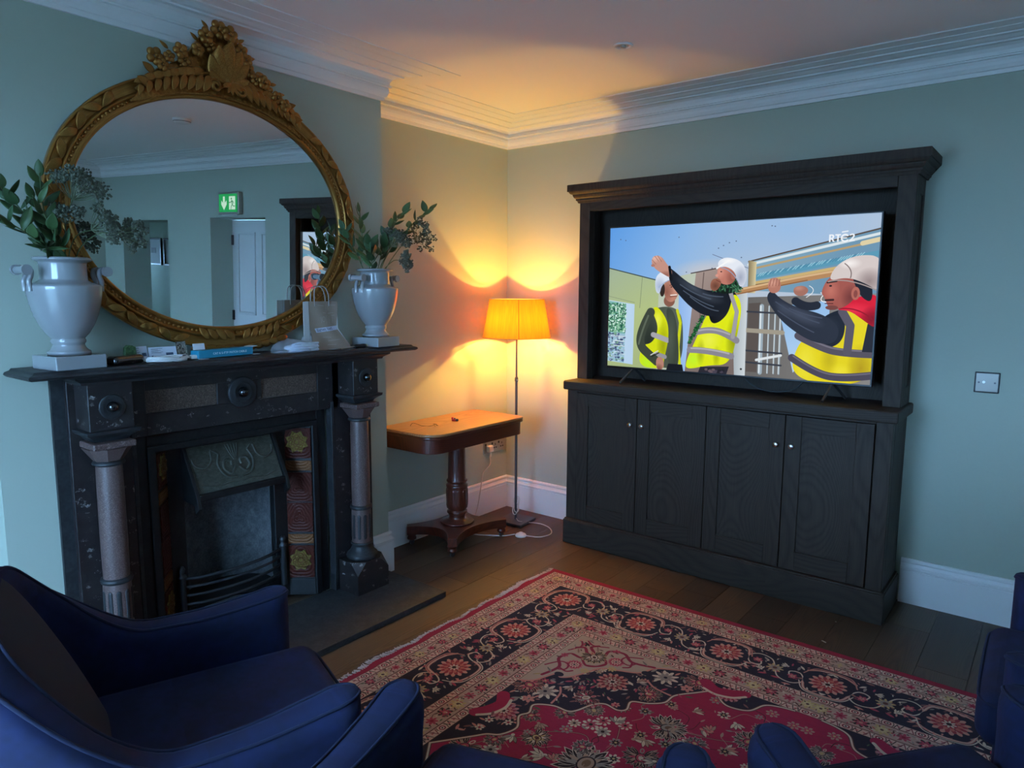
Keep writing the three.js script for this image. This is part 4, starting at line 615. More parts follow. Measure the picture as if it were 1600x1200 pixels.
{
  const LG = [leafGeo(1, 0.5, { curl: 0.12, fold: 0.12, thick: 0.05, nu: 7 }), leafGeo(1, 0.44, { curl: 0.28, fold: 0.16, thick: 0.05, nu: 7 }), leafGeo(1, 0.54, { curl: -0.1, fold: 0.1, thick: 0.05, nu: 7 })];
  const r = rng(404);
  // a leafy branch: stem through the given points, leaves in pairs
  function branch(label, pts, { n = 12, size = 0.05, from = 0.25, group }) {
    const o = thing('leafy_branch', label, 'branch', [0, 0, 0], 0, group);
    const cv = new THREE.CatmullRomCurve3(pts.map((p) => V(...p)));
    part(o, 'stem', new THREE.TubeGeometry(cv, 20, 0.0022, 6), M.stem);
    for (let k = 0; k < n; k++) {
      const t = from + (1 - from) * (k + 0.3) / n, p = cv.getPoint(t), d = cv.getTangent(t);
      const roll = k * 2.4 + r() * 0.6, side = V(Math.cos(roll), 0.35, Math.sin(roll)).normalize();
      const out = d.clone().multiplyScalar(0.75).add(side.multiplyScalar(0.75)).normalize(); if (k === n - 1) out.copy(d);
      const face = V(r() - 0.5 + 0.5, 0.9, r() - 0.5 + 0.4).normalize();
      const x = out.clone().cross(face).normalize().negate(), z = x.clone().cross(out);
      const m = part(o, 'leaf', LG[k % 3], M.leaf[Math.floor(r() * 3)]);
      m.quaternion.setFromRotationMatrix(new THREE.Matrix4().makeBasis(x, out, z)); m.position.copy(p); m.scale.setScalar(size * 1.3 * (1.15 - 0.4 * t) * (0.85 + r() * 0.35));
    }
    return o;
  }
  // a dried umbel: stalk, curved rays and little floret tufts
  function umbel(label, pts, { rays = 20, len = 0.07, spread = 1.0, group }) {
    const o = thing('umbel_flower', label, 'flower', [0, 0, 0], 0, group);
    const cv = new THREE.CatmullRomCurve3(pts.map((p) => V(...p)));
    part(o, 'stalk', new THREE.TubeGeometry(cv, 16, 0.002, 6), M.stem);
    const tip = cv.getPoint(1), d = cv.getTangent(1), a = V(0.3, 0.9, 0.2).cross(d).normalize(), b = d.clone().cross(a);
    const rl = [], fl = [];
    for (let k = 0; k < rays; k++) {
      const th = k * 2.39996, q = Math.sqrt((k + 0.5) / rays) * spread, L = len * (0.75 + 0.4 * r());
      const dir = d.clone().multiplyScalar(Math.cos(q)).addScaledVector(a, Math.sin(q) * Math.cos(th)).addScaledVector(b, Math.sin(q) * Math.sin(th));
      const mid = tip.clone().addScaledVector(dir, L * 0.5).addScaledVector(d, -L * 0.10 * q), end = tip.clone().addScaledVector(dir, L).addScaledVector(d, L * 0.12 * q);
      rl.push(new THREE.TubeGeometry(new THREE.QuadraticBezierCurve3(tip, mid, end), 5, 0.00085, 4));
      for (let j = 0; j < 14; j++) { const e = end.clone().add(V(r() - 0.5, r() - 0.5, r() - 0.5).multiplyScalar(len * 0.34)); fl.push(new THREE.IcosahedronGeometry(0.0028 + r() * 0.003, 0).rotateX(r() * 3).translate(e.x, e.y, e.z)); if (j % 2) rl.push(new THREE.CylinderGeometry(0.0005, 0.0005, e.distanceTo(end) + 0.0005, 3).applyQuaternion(new THREE.Quaternion().setFromUnitVectors(V(0, 1, 0), e.clone().sub(end).normalize())).translate((e.x + end.x) / 2, (e.y + end.y) / 2, (e.z + end.z) / 2)); }
    }
    part(o, 'rays', merge(rl), M.umbelRay, { kind: 'stuff' });
    part(o, 'florets', merge(fl), M.umbel, { kind: 'stuff' });
    return o;
  }
  // positions are relative to the urn's mouth: x out from the wall, y up, z towards the armchair
  const rel = (k, list) => list.map(([x, y, z]) => [urnAt[k][0] + x, 1.268 + 0.30 + y, urnAt[k][2] + z]);
  const gl = 'greenery in the urn nearest the armchair', gr = 'greenery in the urn nearest the lamp';
  branch('leafy branch in the armchair-end urn reaching furthest to the left', rel('L', [[0.0, 0, 0.01], [0.03, 0.1, 0.05], [0.06, 0.19, 0.11], [0.08, 0.255, 0.16], [0.09, 0.305, 0.21]]), { n: 15, size: 0.058, group: gl });
  branch('leafy branch in the armchair-end urn with low broad leaves', rel('L', [[0.01, 0, 0.0], [0.05, 0.09, 0.04], [0.08, 0.13, 0.10], [0.1, 0.165, 0.16], [0.105, 0.185, 0.2]]), { n: 12, size: 0.062, from: 0.15, group: gl });
  branch('leafy branch in the armchair-end urn standing upright beside the gilt frame', rel('L', [[0.0, 0, 0.0], [0.02, 0.12, 0.03], [0.03, 0.24, 0.055], [0.05, 0.345, 0.065]]), { n: 13, size: 0.056, group: gl });
  branch('short leafy branch in the armchair-end urn drooping over its rim', rel('L', [[0.01, 0.02, 0.02], [0.05, 0.09, 0.05], [0.09, 0.105, 0.07], [0.13, 0.1, 0.09]]), { n: 9, size: 0.06, from: 0.2, group: gl });
  branch('leafy branch in the armchair-end urn in front, between the left branch and the umbels', rel('L', [[0.02, 0, 0.0], [0.07, 0.1, 0.03], [0.1, 0.19, 0.07], [0.11, 0.265, 0.11]]), { n: 12, size: 0.056, from: 0.2, group: gl });
  umbel('dried umbel in the armchair-end urn, highest and in front of the gilt frame', rel('L', [[0.0, 0, 0.0], [0.04, 0.14, 0.0], [0.06, 0.21, 0.0], [0.075, 0.265, -0.018]]), { rays: 34, len: 0.09, spread: 1.15, group: gl });
  umbel('dried umbel in the armchair-end urn leaning before the mirror glass', rel('L', [[0.01, 0, -0.01], [0.05, 0.11, -0.01], [0.07, 0.155, -0.03], [0.085, 0.17, -0.065]]), { rays: 26, len: 0.075, spread: 1.1, group: gl });
  umbel('dried umbel in the armchair-end urn stretching furthest across the mirror', rel('L', [[0.01, 0, -0.02], [0.05, 0.11, -0.04], [0.08, 0.16, -0.09], [0.088, 0.165, -0.15]]), { rays: 24, len: 0.07, spread: 1.05, group: gl });
  umbel('small dried umbel in the armchair-end urn tucked among the leaves', rel('L', [[0.0, 0, 0.0], [0.05, 0.12, 0.005], [0.08, 0.185, 0.01]]), { rays: 18, len: 0.06, spread: 1.0, group: gl });
  branch('leafy branch in the lamp-end urn reaching furthest towards the lamp', rel('R', [[0.0, 0, 0.0], [0.03, 0.15, -0.06], [0.06, 0.28, -0.17], [0.09, 0.40, -0.31]]), { n: 16, size: 0.055, group: gr });
  branch('leafy branch in the lamp-end urn arching over the dark umbels', rel('R', [[0.0, 0, 0.0], [0.03, 0.15, -0.02], [0.06, 0.26, -0.05], [0.09, 0.365, -0.12]]), { n: 15, size: 0.058, group: gr });
  branch('leafy branch in the lamp-end urn standing upright beside the mirror edge', rel('R', [[0.0, 0, 0.01], [0.02, 0.13, 0.06], [0.03, 0.24, 0.1], [0.035, 0.35, 0.115]]), { n: 13, size: 0.056, group: gr });
  branch('short leafy branch in the lamp-end urn, low and leafy towards the mirror', rel('R', [[0.0, 0, 0.01], [0.04, 0.1, 0.05], [0.07, 0.15, 0.08], [0.08, 0.19, 0.1]]), { n: 12, size: 0.062, from: 0.2, group: gr });
  branch('leafy branch in the lamp-end urn seen mainly as a reflection', rel('R', [[-0.02, 0, 0.02], [-0.04, 0.12, 0.06], [-0.06, 0.2, 0.1], [-0.07, 0.27, 0.13]]), { n: 12, size: 0.055, group: gr });
  umbel('dark dried umbel in the lamp-end urn hanging furthest towards the lamp', rel('R', [[0.0, 0, -0.01], [0.05, 0.13, -0.07], [0.08, 0.21, -0.13], [0.09, 0.235, -0.185]]), { rays: 24, len: 0.085, spread: 1.2, group: gr });
  umbel('dark dried umbel in the lamp-end urn in the middle of the leaves', rel('R', [[0.0, 0, 0.0], [0.04, 0.1, -0.01], [0.07, 0.15, -0.025], [0.085, 0.185, -0.04]]), { rays: 26, len: 0.08, spread: 1.1, group: gr });
  umbel('small dried umbel in the lamp-end urn drooping just above its rim', rel('R', [[0.0, 0, 0.0], [0.04, 0.08, -0.03], [0.09, 0.12, -0.05], [0.11, 0.12, -0.06]]), { rays: 18, len: 0.055, spread: 1.1, group: gr });
}
// ================= small things on the mantel shelf =================
{
  const Y = 1.268;
  // black glossy case beside the urn
  { const g = new RoundedBoxGeometry(0.055, 0.034, 0.135, 4, 0.016); solo('glasses_case', 'glossy black spectacles case lying beside the pale urn', 'case', at(g.rotateY(0.35), 0.425, Y + 0.0175, 2.752), M.blackGloss); }
  // seed packets and labels, propped up
  const slip = canvas(128, 128, (c) => { const r = rng(3); c.fillStyle = '#d4dbe4'; c.fillRect(0, 0, 128, 128); c.fillStyle = '#4a5a70'; for (let i = 0; i < 6; i++) c.fillRect(12, 14 + i * 9, 30 + r() * 30, 3); c.fillRect(78, 60, 34, 30); c.fillRect(12, 84, 6, 34); c.fillRect(24, 92, 4, 26); for (let i = 0; i < 14; i++) c.fillRect(40 + i * 3, 96, r() < 0.5 ? 1 : 2, 22); });
  const paper = std({ map: tex(slip), roughness: 0.8 });
  const card = (name, label, cat, w, h, x, z, turn, lean, mat, up = 0) => { const g = new THREE.BoxGeometry(w, h, 0.003); g.translate(0, h / 2, 0); const m = solo(name, label, cat, g, mat); m.rotation.set(0, Math.PI / 2 + turn, 0); m.rotateX(-lean); m.position.set(x, Y + 0.001 + up, z); return m; };
  card('paper_packet', 'white printed packet with a bar code standing next to the green packet', 'packet', 0.062, 0.056, 0.335, 2.655, 0.12, 0.3, paper);
  card('paper_slip', 'wide white printed slip standing behind the white cable coil', 'paper', 0.105, 0.050, 0.345, 2.575, -0.05, 0.25, paper);
  card('picture_card', 'small grey picture card at the right end of the paper slips', 'card', 0.042, 0.066, 0.33, 2.49, 0.1, 0.25, std({ map: tex(canvas(64, 96, (c) => { const r = rng(8); c.fillStyle = '#8a8a80'; c.fillRect(0, 0, 64, 96); for (let i = 0; i < 60; i++) { c.fillStyle = ['#b8b8a8', '#5a5c50', '#3c3e38'][i % 3]; c.fillRect(r() * 64, r() * 96, 4 + r() * 8, 3 + r() * 10); } })), roughness: 0.8 }));
  card('price_label', 'blank white label sticking up behind the teal cable box', 'label', 0.05, 0.028, 0.335, 2.425, 0.02, 0.2, std({ color: lin(0.72, 0.74, 0.78), roughness: 0.7 }), 0.026);
  { const g = extr([[-0.017, 0], [-0.02, 0.02], [-0.018, 0.05], [-0.008, 0.058], [0.006, 0.056], [0.017, 0.05], [0.02, 0.02], [0.016, 0]], 0.012, 0.003); const m = solo('seed_packet', 'crumpled green packet leaning beside the white printed packet', 'packet', g, std({ map: pix(64, 64, (() => { const n = noise2(9); return (x, y) => mix([36, 66, 34], [92, 122, 78], n(x / 8, y / 8)); })(), { rep: [20, 20] }), roughness: 0.5 })); m.rotation.y = Math.PI / 2 + 0.1; m.position.set(0.325, Y + 0.003, 2.695); }
  // coiled white cable
  { const pts = []; for (let k = 0; k < 46; k++) { const a = k / 46 * Math.PI * 2 * 4, rd = 1 + 0.08 * Math.sin(a * 3.1 + k * 0.1); pts.push([0.425 + Math.cos(a) * 0.035 * rd, Y + 0.004 + 0.0045 * Math.floor(k / 11.5) + 0.002 * Math.sin(a * 2), 2.60 + Math.sin(a) * 0.075 * rd]); } pts.push([0.43, Y + 0.012, 2.53], [0.425, Y + 0.008, 2.51]);
    const o = thing('coiled_cable', 'coil of thin white cable with plug lying on the shelf', 'cable'); part(o, 'wire', tube(pts, 0.0032, 220, 6), M.plastic); part(o, 'plug', bb(0.414, 0.434, Y + 0.002, Y + 0.018, 2.475, 2.512, 0.004), M.plastic); part(o, 'cable_tie', bb(0.418, 0.432, Y + 0.004, Y + 0.021, 2.528, 2.538, 0.003), M.black); }
  // teal box
  { const W = 0.262, Hh = 0.034, D = 0.05;
    const face = canvas(768, 100, (c) => { c.fillStyle = '#1f8fae'; c.fillRect(0, 0, 768, 100); c.fillStyle = '#eaf6fb'; c.font = 'bold 40px sans-serif'; c.fillText('CAT 6 S-FTP PATCH CABLE', 190, 62); });
    const o = thing('cable_box', 'teal cardboard box lettered for a network patch cable', 'box', [0.4, Y, 2.36], Math.PI / 2 + 0.16);
    part(o, 'carton', bb(-W / 2, W / 2, 0.003, Hh, -D / 2, D / 2 - 0.0006, 0.001), std({ color: lin(0.012, 0.22, 0.34), roughness: 0.45 }));
    const g = new THREE.PlaneGeometry(W, Hh - 0.003); g.translate(0, Hh / 2 + 0.0015, D / 2); part(o, 'printed_side', g, std({ map: tex(face), roughness: 0.45 }));
    part(o, 'open_flap', merge([bb(W / 2, W / 2 + 0.03, Hh - 0.002, Hh, -D / 2, D / 2).rotateZ(0.1).translate(0.0, -0.012, 0), bb(W / 2, W / 2 + 0.035, 0.002, 0.0035, -D / 2 + 0.006, D / 2 + 0.004), bb(-W / 2 - 0.002, -W / 2 + 0.035, 0.001, 0.003, D / 2 - 0.002, D / 2 + 0.014)]), std({ color: lin(0.55, 0.6, 0.62), roughness: 0.6 })); }
  // clear bag of white cable ties
  { const o = thing('plastic_bag', 'clear plastic bag of folded white paper lying in front of the paper bag', 'bag', [0.415, Y, 2.02], 0);
    const r = rng(17), n = noise2(18);
    const inner = []; for (let k = 0; k < 16; k++) { const z = 0.055 - k * 0.001, y = 0.006 + k * 0.0023; inner.push(tube([[0.045 + 0.004 * Math.sin(k), y, -0.085], [0.052, y + 0.003 * Math.sin(k * 1.7), -0.03], [0.05, y + 0.004 * Math.cos(k * 1.3), 0.02], [0.034, y * 0.9, 0.062 - k * 0.0012]], 0.0025, 12, 4)); }
    part(o, 'white_sheets', merge([ball(1, 0.004, 0.019, -0.016, 24, 14, 0.046, 0.0185, 0.078), ...inner]), std({ color: lin(0.70, 0.73, 0.78), roughness: 0.7 }));
    const g = new THREE.SphereGeometry(1, 40, 26); const p = g.attributes.position; for (let i = 0; i < p.count; i++) { const x = p.getX(i), y = p.getY(i), z = p.getZ(i), w = 1 + 0.10 * (n(x * 4 + 9, z * 5 + y * 5) - 0.5) + 0.07 * (n(x * 11, z * 9 + y * 9) - 0.5); p.setXYZ(i, x * 0.062 * w, Math.max(-0.001, (y > 0 ? Math.pow(y, 0.8) : y * 0.15) * 0.056 * w * (1 - 0.25 * Math.max(0, -z))) + 0.002, z * 0.108 * w + 0.012); } g.computeVertexNormals();
    part(o, 'film', g, phy({ color: lin(0.93, 0.95, 1), roughness: 0.16, transmission: 0.86, thickness: 0, ior: 1.3 })); }
  // kraft paper carrier bag
  { const o = thing('paper_carrier_bag', 'brown printed paper carrier bag with twisted handles', 'bag', [0.372, Y, 1.845], Math.PI / 2 + 0.05);
    const kraft = canvas(512, 512, (c, w, h) => { const r = rng(27); c.fillStyle = '#a08d7c'; c.fillRect(0, 0, w, h); for (let i = 0; i < 700; i++) { c.strokeStyle = `rgba(${150 + r() * 60},${130 + r() * 55},${115 + r() * 50},0.28)`; c.lineWidth = 1 + r() * 2; const x = r() * w, y = r() * h; c.beginPath(); c.moveTo(x, y); c.lineTo(x + 4 + r() * 26, y + r() * 3); c.stroke(); }
      c.strokeStyle = 'rgba(196,182,168,0.75)'; c.lineWidth = 5; for (const q of [[150, 40, 260, 48], [300, 30, 300, 110], [340, 30, 345, 100], [380, 40, 470, 40], [240, 120, 300, 125], [330, 130, 440, 122], [200, 160, 215, 230], [300, 150, 300, 240], [350, 160, 352, 235], [400, 150, 460, 150], [420, 150, 425, 235], [180, 380, 300, 385], [240, 420, 420, 410], [210, 460, 330, 462]]) { c.beginPath(); c.moveTo(q[0], q[1]); c.lineTo(q[2], q[3]); c.stroke(); } c.beginPath(); c.arc(250, 190, 26, 0, 7); c.stroke();
      c.save(); c.translate(95, 322); c.rotate(-0.06); c.fillStyle = '#cfd3e2'; c.fillRect(0, -34, 400, 44); c.fillStyle = '#4a4c66'; c.font = 'bold 44px serif'; c.fillText('Harvey Nort', 26, 2); c.restore(); });
    const km = std({ map: tex(kraft), roughness: 0.85, side: THREE.DoubleSide });
    // front and back sheets: straight above, swelling towards the foot
    const sheet = (zs) => { const g = grid(12, 16, (s, t) => { const y = t * 0.222, flare = t < 0.42 ? (1 - t / 0.42) : 0, hw = 0.083 + 0.034 * Math.pow(flare, 1.3), x = (s * 2 - 1) * hw + 0.012 * flare; const z = zs * (0.012 + 0.045 * Math.pow(flare, 0.8)) + 0.003 * Math.sin(s * 9 + t * 5); return [x, y, z]; }); return g; };
    part(o, 'front_sheet', sheet(1), km); part(o, 'back_sheet', sheet(-1), km);
    const plain = std({ color: lin(0.46, 0.43, 0.40), roughness: 0.85, side: THREE.DoubleSide });
    for (const sx of [-1, 1]) part(o, 'gusset', grid(6, 12, (s, t) => { const y = t * 0.222, flare = t < 0.42 ? 1 - t / 0.42 : 0, hw = 0.083 + 0.034 * Math.pow(flare, 1.3), zz = 0.012 + 0.045 * Math.pow(flare, 0.8), fold = (1 - Math.abs(s * 2 - 1)) * 0.022 * (1 - flare); return [sx * (hw - fold) + 0.012 * flare, y, (s * 2 - 1) * zz]; }), plain);
    part(o, 'side_fold', bb(-0.112, -0.082, 0.02, 0.221, 0.006, 0.009), std({ color: lin(0.56, 0.55, 0.53), roughness: 0.85 }));
    part(o, 'bottom', bb(-0.1, 0.12, 0.0005, 0.002, -0.055, 0.055), plain);
    for (const z of [0.013, -0.013]) part(o, 'twisted_handle', tube([[-0.05, 0.20, z], [-0.052, 0.245, z], [-0.045, 0.282, z], [-0.02, 0.292, z], [0.012, 0.285, z], [0.03, 0.25, z], [0.032, 0.20, z]], 0.0024, 36, 6), std({ color: lin(0.40, 0.36, 0.32), roughness: 0.9 })); }
  // screwdriver with a yellow-capped handle
  { const o = thing('screwdriver', 'small black screwdriver with a yellow handle end by the lamp-end urn', 'screwdriver', [0.468, Y + 0.0105, 1.738], 0.1);
    part(o, 'handle', lathe([[0.0001, 0.075], [0.009, 0.074], [0.0105, 0.06], [0.0085, 0.035], [0.0105, 0.012], [0.007, 0.0], [0.0001, 0]], 12).rotateX(-Math.PI / 2), M.black);
    part(o, 'handle_cap', lathe([[0.0001, 0.082], [0.007, 0.081], [0.0085, 0.0755], [0.0001, 0.0745]], 12).rotateX(-Math.PI / 2), std({ color: lin(0.55, 0.42, 0.04), roughness: 0.4 }));
    part(o, 'shaft', rod([0, 0, 0], [0, -0.006, 0.085], 0.0028, 8), M.steel); }
}
// ================= floor lamp in the corner =================
{
  const ax = 0.292, az = 0.262;
  const o = thing('floor_lamp', 'floor lamp with orange fabric shade on a thin grey pole', 'floor lamp', [ax, 0, az], 0);
  part(o, 'base_plate', bb(-0.1, 0.1, 0.004, 0.022, -0.1, 0.1, 0.003).rotateY(0.1), M.greyMetal);
  part(o, 'pole', merge([rod([0, 0.02, 0], [0, 0.98, 0], 0.0085, 16), rod([0, 0.97, 0], [0, 1.30, 0], 0.006, 12), at(lathe([[0.0085, 0.955], [0.0115, 0.957], [0.0115, 0.977], [0.008, 0.985], [0.0045, 0.987]], 20), 0, 0, 0)]), M.greyMetal);
  part(o, 'pole_screw', rod([0.0, 0.967, 0], [0.018, 0.967, 0.012], 0.004, 8), M.steel);
  const rt = 0.178, rb = 0.221, yb = 1.246, yt = 1.491;
  const fn = noise2(301);
  const cloth = pix(256, 256, (x, y) => { const w = 0.93 + 0.07 * Math.sin(x * Math.PI / 2) * Math.sin(y * Math.PI / 2) + 0.1 * (fn(x / 8, y / 64) - 0.5); return [242 * w, 134 * w, 12 * w]; }, { rep: [6, 1] });
  const shadeMat = phy({ map: cloth, roughness: 1, transmission: 0.155, thickness: 0, side: THREE.DoubleSide });
  const sh = part(o, 'shade', new THREE.CylinderGeometry(rt, rb, yt - yb, 72, 1, true).translate(0, (yt + yb) / 2, 0), shadeMat);
  const a0 = 0.32; // seam faces the room
  part(sh, 'shade_seam', rod([Math.sin(0.72) * (rb + 0.0012), yb, Math.cos(0.72) * (rb + 0.0012)], [Math.sin(0.72) * (rt + 0.0012), yt, Math.cos(0.72) * (rt + 0.0012)], 0.0016, 6), std({ color: lin(0.12, 0.05, 0.01), roughness: 0.9 }));
  part(sh, 'shade_rim', merge([new THREE.TorusGeometry(rt, 0.0025, 6, 72).rotateX(Math.PI / 2).translate(0, yt, 0), new THREE.TorusGeometry(rb, 0.0025, 6, 72).rotateX(Math.PI / 2).translate(0, yb, 0)]), std({ color: lin(0.5, 0.28, 0.08), roughness: 0.9 }));
  const sp = []; for (let k = 0; k < 3; k++) { const a = 2.3 + k * Math.PI * 2 / 3; sp.push(rod([0, 1.30, 0], [Math.cos(a) * 0.212, 1.295, Math.sin(a) * 0.212], 0.0018, 6)); }
  part(o, 'shade_carrier', merge(sp), M.steel);
  for (const [bx, bz] of [[0.058, -0.022], [-0.014, 0.06]]) {
    part(o, 'bulb_holder', merge([rod([0, 1.285, 0], [bx, 1.29, bz], 0.006, 8), at(new THREE.CylinderGeometry(0.012, 0.012, 0.03, 14), bx, 1.303, bz)]), M.black);
    part(o, 'bulb', at(lathe([[0.0001, 1.372], [0.012, 1.368], [0.0185, 1.355], [0.019, 1.343], [0.014, 1.327], [0.0105, 1.316], [0.0001, 1.314]], 18), bx, 0, bz), std({ color: lin(0.9, 0.8, 0.6), emissive: lin(...LAMP), emissiveIntensity: 6 }));
    const L = new THREE.PointLight(lin(...LAMP), LAMPPOWER * 4); L.position.set(ax + bx, 1.343, az + bz); L.castShadow = true; L.shadow.radius = 0.4; L.shadow.mapSize.set(2048, 2048); L.shadow.camera.near = 0.02; L.name = 'bulb_light'; scene.add(L);
  }
  // flex: down the pole in loops, over the floor through the foot switch, to the plug
  part(o, 'flex', merge([
    tube([[0.012, 0.03, 0.008], [0.05, 0.024, 0.03], [0.1, 0.012, -0.02], [0.16, 0.006, -0.06], [0.26, 0.005, -0.03], [0.33, 0.005, 0.06], [0.31, 0.006, 0.15], [0.235, 0.008, 0.19]], 0.0032, 60, 6),
    tube([[0.16, 0.008, 0.212], [0.12, 0.005, 0.27], [0.06, 0.005, 0.31], [-0.02, 0.005, 0.36], [-0.12, 0.005, 0.37], [-0.19, 0.006, 0.30], [-0.235, 0.01, 0.18], [-0.262, 0.05, 0.1], [-0.262, 0.2, 0.055], [-0.262, 0.3, 0.03], [-0.24, 0.36, -0.02], [-0.25, 0.41, -0.028]], 0.0032, 90, 6)]), M.cord);
  const loops = []; for (let k = 0; k <= 30; k++) { const a = k / 30 * Math.PI * 2 * 2.3, q = 0.034 + 0.008 * Math.sin(a * 1.7); loops.push([0.01 + Math.cos(a) * q * 0.9, 0.12 + Math.sin(a) * q + 0.02 * Math.sin(k * 0.4), 0.012 + Math.cos(a + 1) * q * 0.6]); }
  part(o, 'flex_loops', tube(loops, 0.003, 110, 6), M.cord);
  part(o, 'foot_switch', at(lathe([[0.034, 0.001], [0.036, 0.008], [0.03, 0.016], [0.014, 0.021], [0.012, 0.026], [0.0001, 0.028]], 28), 0.198, 0, 0.2), M.plastic);
}
// triple socket plate with the lamp's plug
{
  const o = thing('socket_outlet', 'brushed steel socket plate above the skirting under the table', 'socket', [0, 0, 0]);
  part(o, 'plate', bb(0.0005, 0.009, 0.418, 0.504, 0.012, 0.262, 0.004), M.brushed);
  const hole = (z, y, w, h) => bb(0.0088, 0.0096, y - h / 2, y + h / 2, z - w / 2, z + w / 2);
  for (const z of [0.065, 0.137]) part(o, 'socket_holes', merge([hole(z, 0.476, 0.007, 0.013), hole(z - 0.011, 0.452, 0.013, 0.008), hole(z + 0.011, 0.452, 0.013, 0.008)]), M.black);
  for (const z of [0.1, 0.172, 0.24]) part(o, 'rocker_switch', bb(0.009, 0.0125, 0.478, 0.494, z - 0.006, z + 0.006, 0.001), M.black);
  for (const z of [0.02, 0.254]) part(o, 'plate_screw', at(new THREE.CylinderGeometry(0.0035, 0.0035, 0.002, 12).rotateZ(Math.PI / 2), 0.0095, 0.461, z), M.steel);
  solo('lamp_plug', 'white three-pin plug in the steel socket plate', 'plug', merge([bb(0.0098, 0.042, 0.432, 0.48, 0.19, 0.236, 0.008), rod([0.03, 0.436, 0.21], [0.036, 0.405, 0.22], 0.006, 10)]), M.plastic);
}
// square steel plate on the television wall
{
  const o = thing('wall_plate', 'square polished steel outlet plate on the television wall', 'outlet plate', [2.837, 1.134, 0.0005]);
  part(o, 'back_plate', bb(-0.049, 0.049, -0.048, 0.048, 0, 0.006, 0.003), M.black);
  part(o, 'face_plate', bb(-0.044, 0.044, -0.043, 0.043, 0.005, 0.0095, 0.004), phy({ color: lin(0.26, 0.245, 0.22), metalness: 1, roughness: 0.34, anisotropy: 0.7 }));
  for (const x of [-0.031, 0.031]) part(o, 'plate_screw', at(new THREE.CylinderGeometry(0.0042, 0.0042, 0.003, 14).rotateX(Math.PI / 2), x, 0, 0.0098), M.greyMetal);
  part(o, 'socket_jack', at(new THREE.CylinderGeometry(0.006, 0.006, 0.004, 16).rotateX(Math.PI / 2), -0.012, 0.002, 0.0105), M.steel);
}
// ================= folding card table on a pedestal =================
{
  const o = thing('card_table', 'mahogany pedestal card table with rounded corners beside the fireplace', 'table', [0.012, 0, 0.362]);
  const D = 0.432, Wd = 0.842, rc = 0.11;
  const sh = (ins, r) => { const s = new THREE.Shape(); s.moveTo(ins * 0, ins); s.lineTo(D - ins - r * 0.35, ins); s.quadraticCurveTo(D - ins, ins, D - ins, ins + r * 0.35); s.lineTo(D - ins, Wd - ins - r); s.quadraticCurveTo(D - ins, Wd - ins, D - ins - r, Wd - ins); s.lineTo(0, Wd - ins); s.closePath(); return s; };
  const slab = (ins, r, y0, h, bev) => { const g = new THREE.ExtrudeGeometry(sh(ins + bev, r), { depth: h - 2 * bev, bevelEnabled: bev > 0, bevelSize: bev, bevelThickness: bev, bevelSegments: 3, curveSegments: 14 }); g.rotateX(Math.PI / 2).translate(0, y0 + h - bev, 0); return uvm(g, 'z'); };
  part(o, 'top_leaf', slab(0, rc, 0.7385, 0.0165, 0.005), M.mahoganyTop);
  part(o, 'lower_leaf', slab(0.001, rc, 0.722, 0.0155, 0.005), M.mahogany);
  part(o, 'apron', slab(0.012, rc, 0.642, 0.08, 0.003), M.mahogany);
  const cx = 0.215, cz = 0.408;
  part(o, 'column', at(lathe([[0.062, 0.642], [0.062, 0.63], [0.052, 0.622], [0.05, 0.6], [0.052, 0.56], [0.055, 0.45], [0.056, 0.395], [0.064, 0.39], [0.064, 0.382], [0.058, 0.376], [0.058, 0.366], [0.067, 0.36], [0.0665, 0.35], [0.0645, 0.34], [0.0665, 0.28], [0.068, 0.235], [0.064, 0.215], [0.054, 0.205], [0.054, 0.2], [0.062, 0.195], [0.063, 0.185], [0.055, 0.175], [0.05, 0.16], [0.055, 0.145], [0.075, 0.137], [0.1, 0.133], [0.106, 0.127], [0.1, 0.12], [0.0001, 0.118]], 40), cx, 0, cz), M.mahogany);
  // lobes round the bulb of the column
  for (let k = 0; k < 10; k++) { const a = k / 10 * Math.PI * 2, g = new THREE.CapsuleGeometry(0.018, 0.075, 4, 8).scale(1, 1, 0.4).rotateY(-a + Math.PI / 2); part(o, 'column_lobe', at(g, cx + Math.cos(a) * 0.0615, 0.285, cz + Math.sin(a) * 0.0615), M.mahogany); }
  // concave-sided platform
  { const hx = 0.205, hz = 0.262, s = new THREE.Shape(), c = 0.035; s.moveTo(-hx, -hz + c); s.lineTo(-hx + c, -hz); s.quadraticCurveTo(0, -hz + 0.20, hx - c, -hz); s.lineTo(hx, -hz + c); s.quadraticCurveTo(hx - 0.14, 0, hx, hz - c); s.lineTo(hx - c, hz); s.quadraticCurveTo(0, hz - 0.2, -hx + c, hz); s.lineTo(-hx, hz - c); s.quadraticCurveTo(-hx + 0.14, 0, -hx, -hz + c);
    const g = new THREE.ExtrudeGeometry(s, { depth: 0.048, bevelEnabled: true, bevelSize: 0.002, bevelThickness: 0.002, bevelSegments: 2, curveSegments: 20 }); g.rotateX(Math.PI / 2).translate(cx, 0.118, cz); part(o, 'platform', uvm(g, 'z'), M.mahogany);
    for (const [sx, sz] of [[1, 1], [1, -1], [-1, 1], [-1, -1]]) { const f = part(o, 'foot', at(lathe([[0.03, 0.07], [0.03, 0.062], [0.022, 0.056], [0.028, 0.046], [0.028, 0.036], [0.016, 0.03], [0.0001, 0.03]], 20), cx + sx * (hx - 0.036), 0, cz + sz * (hz - 0.036)), M.mahogany); part(f, 'castor', at(new THREE.CylinderGeometry(0.016, 0.016, 0.014, 16).rotateZ(Math.PI / 2), cx + sx * (hx - 0.036), 0.017, cz + sz * (hz - 0.036)), M.greyMetal); } }
}
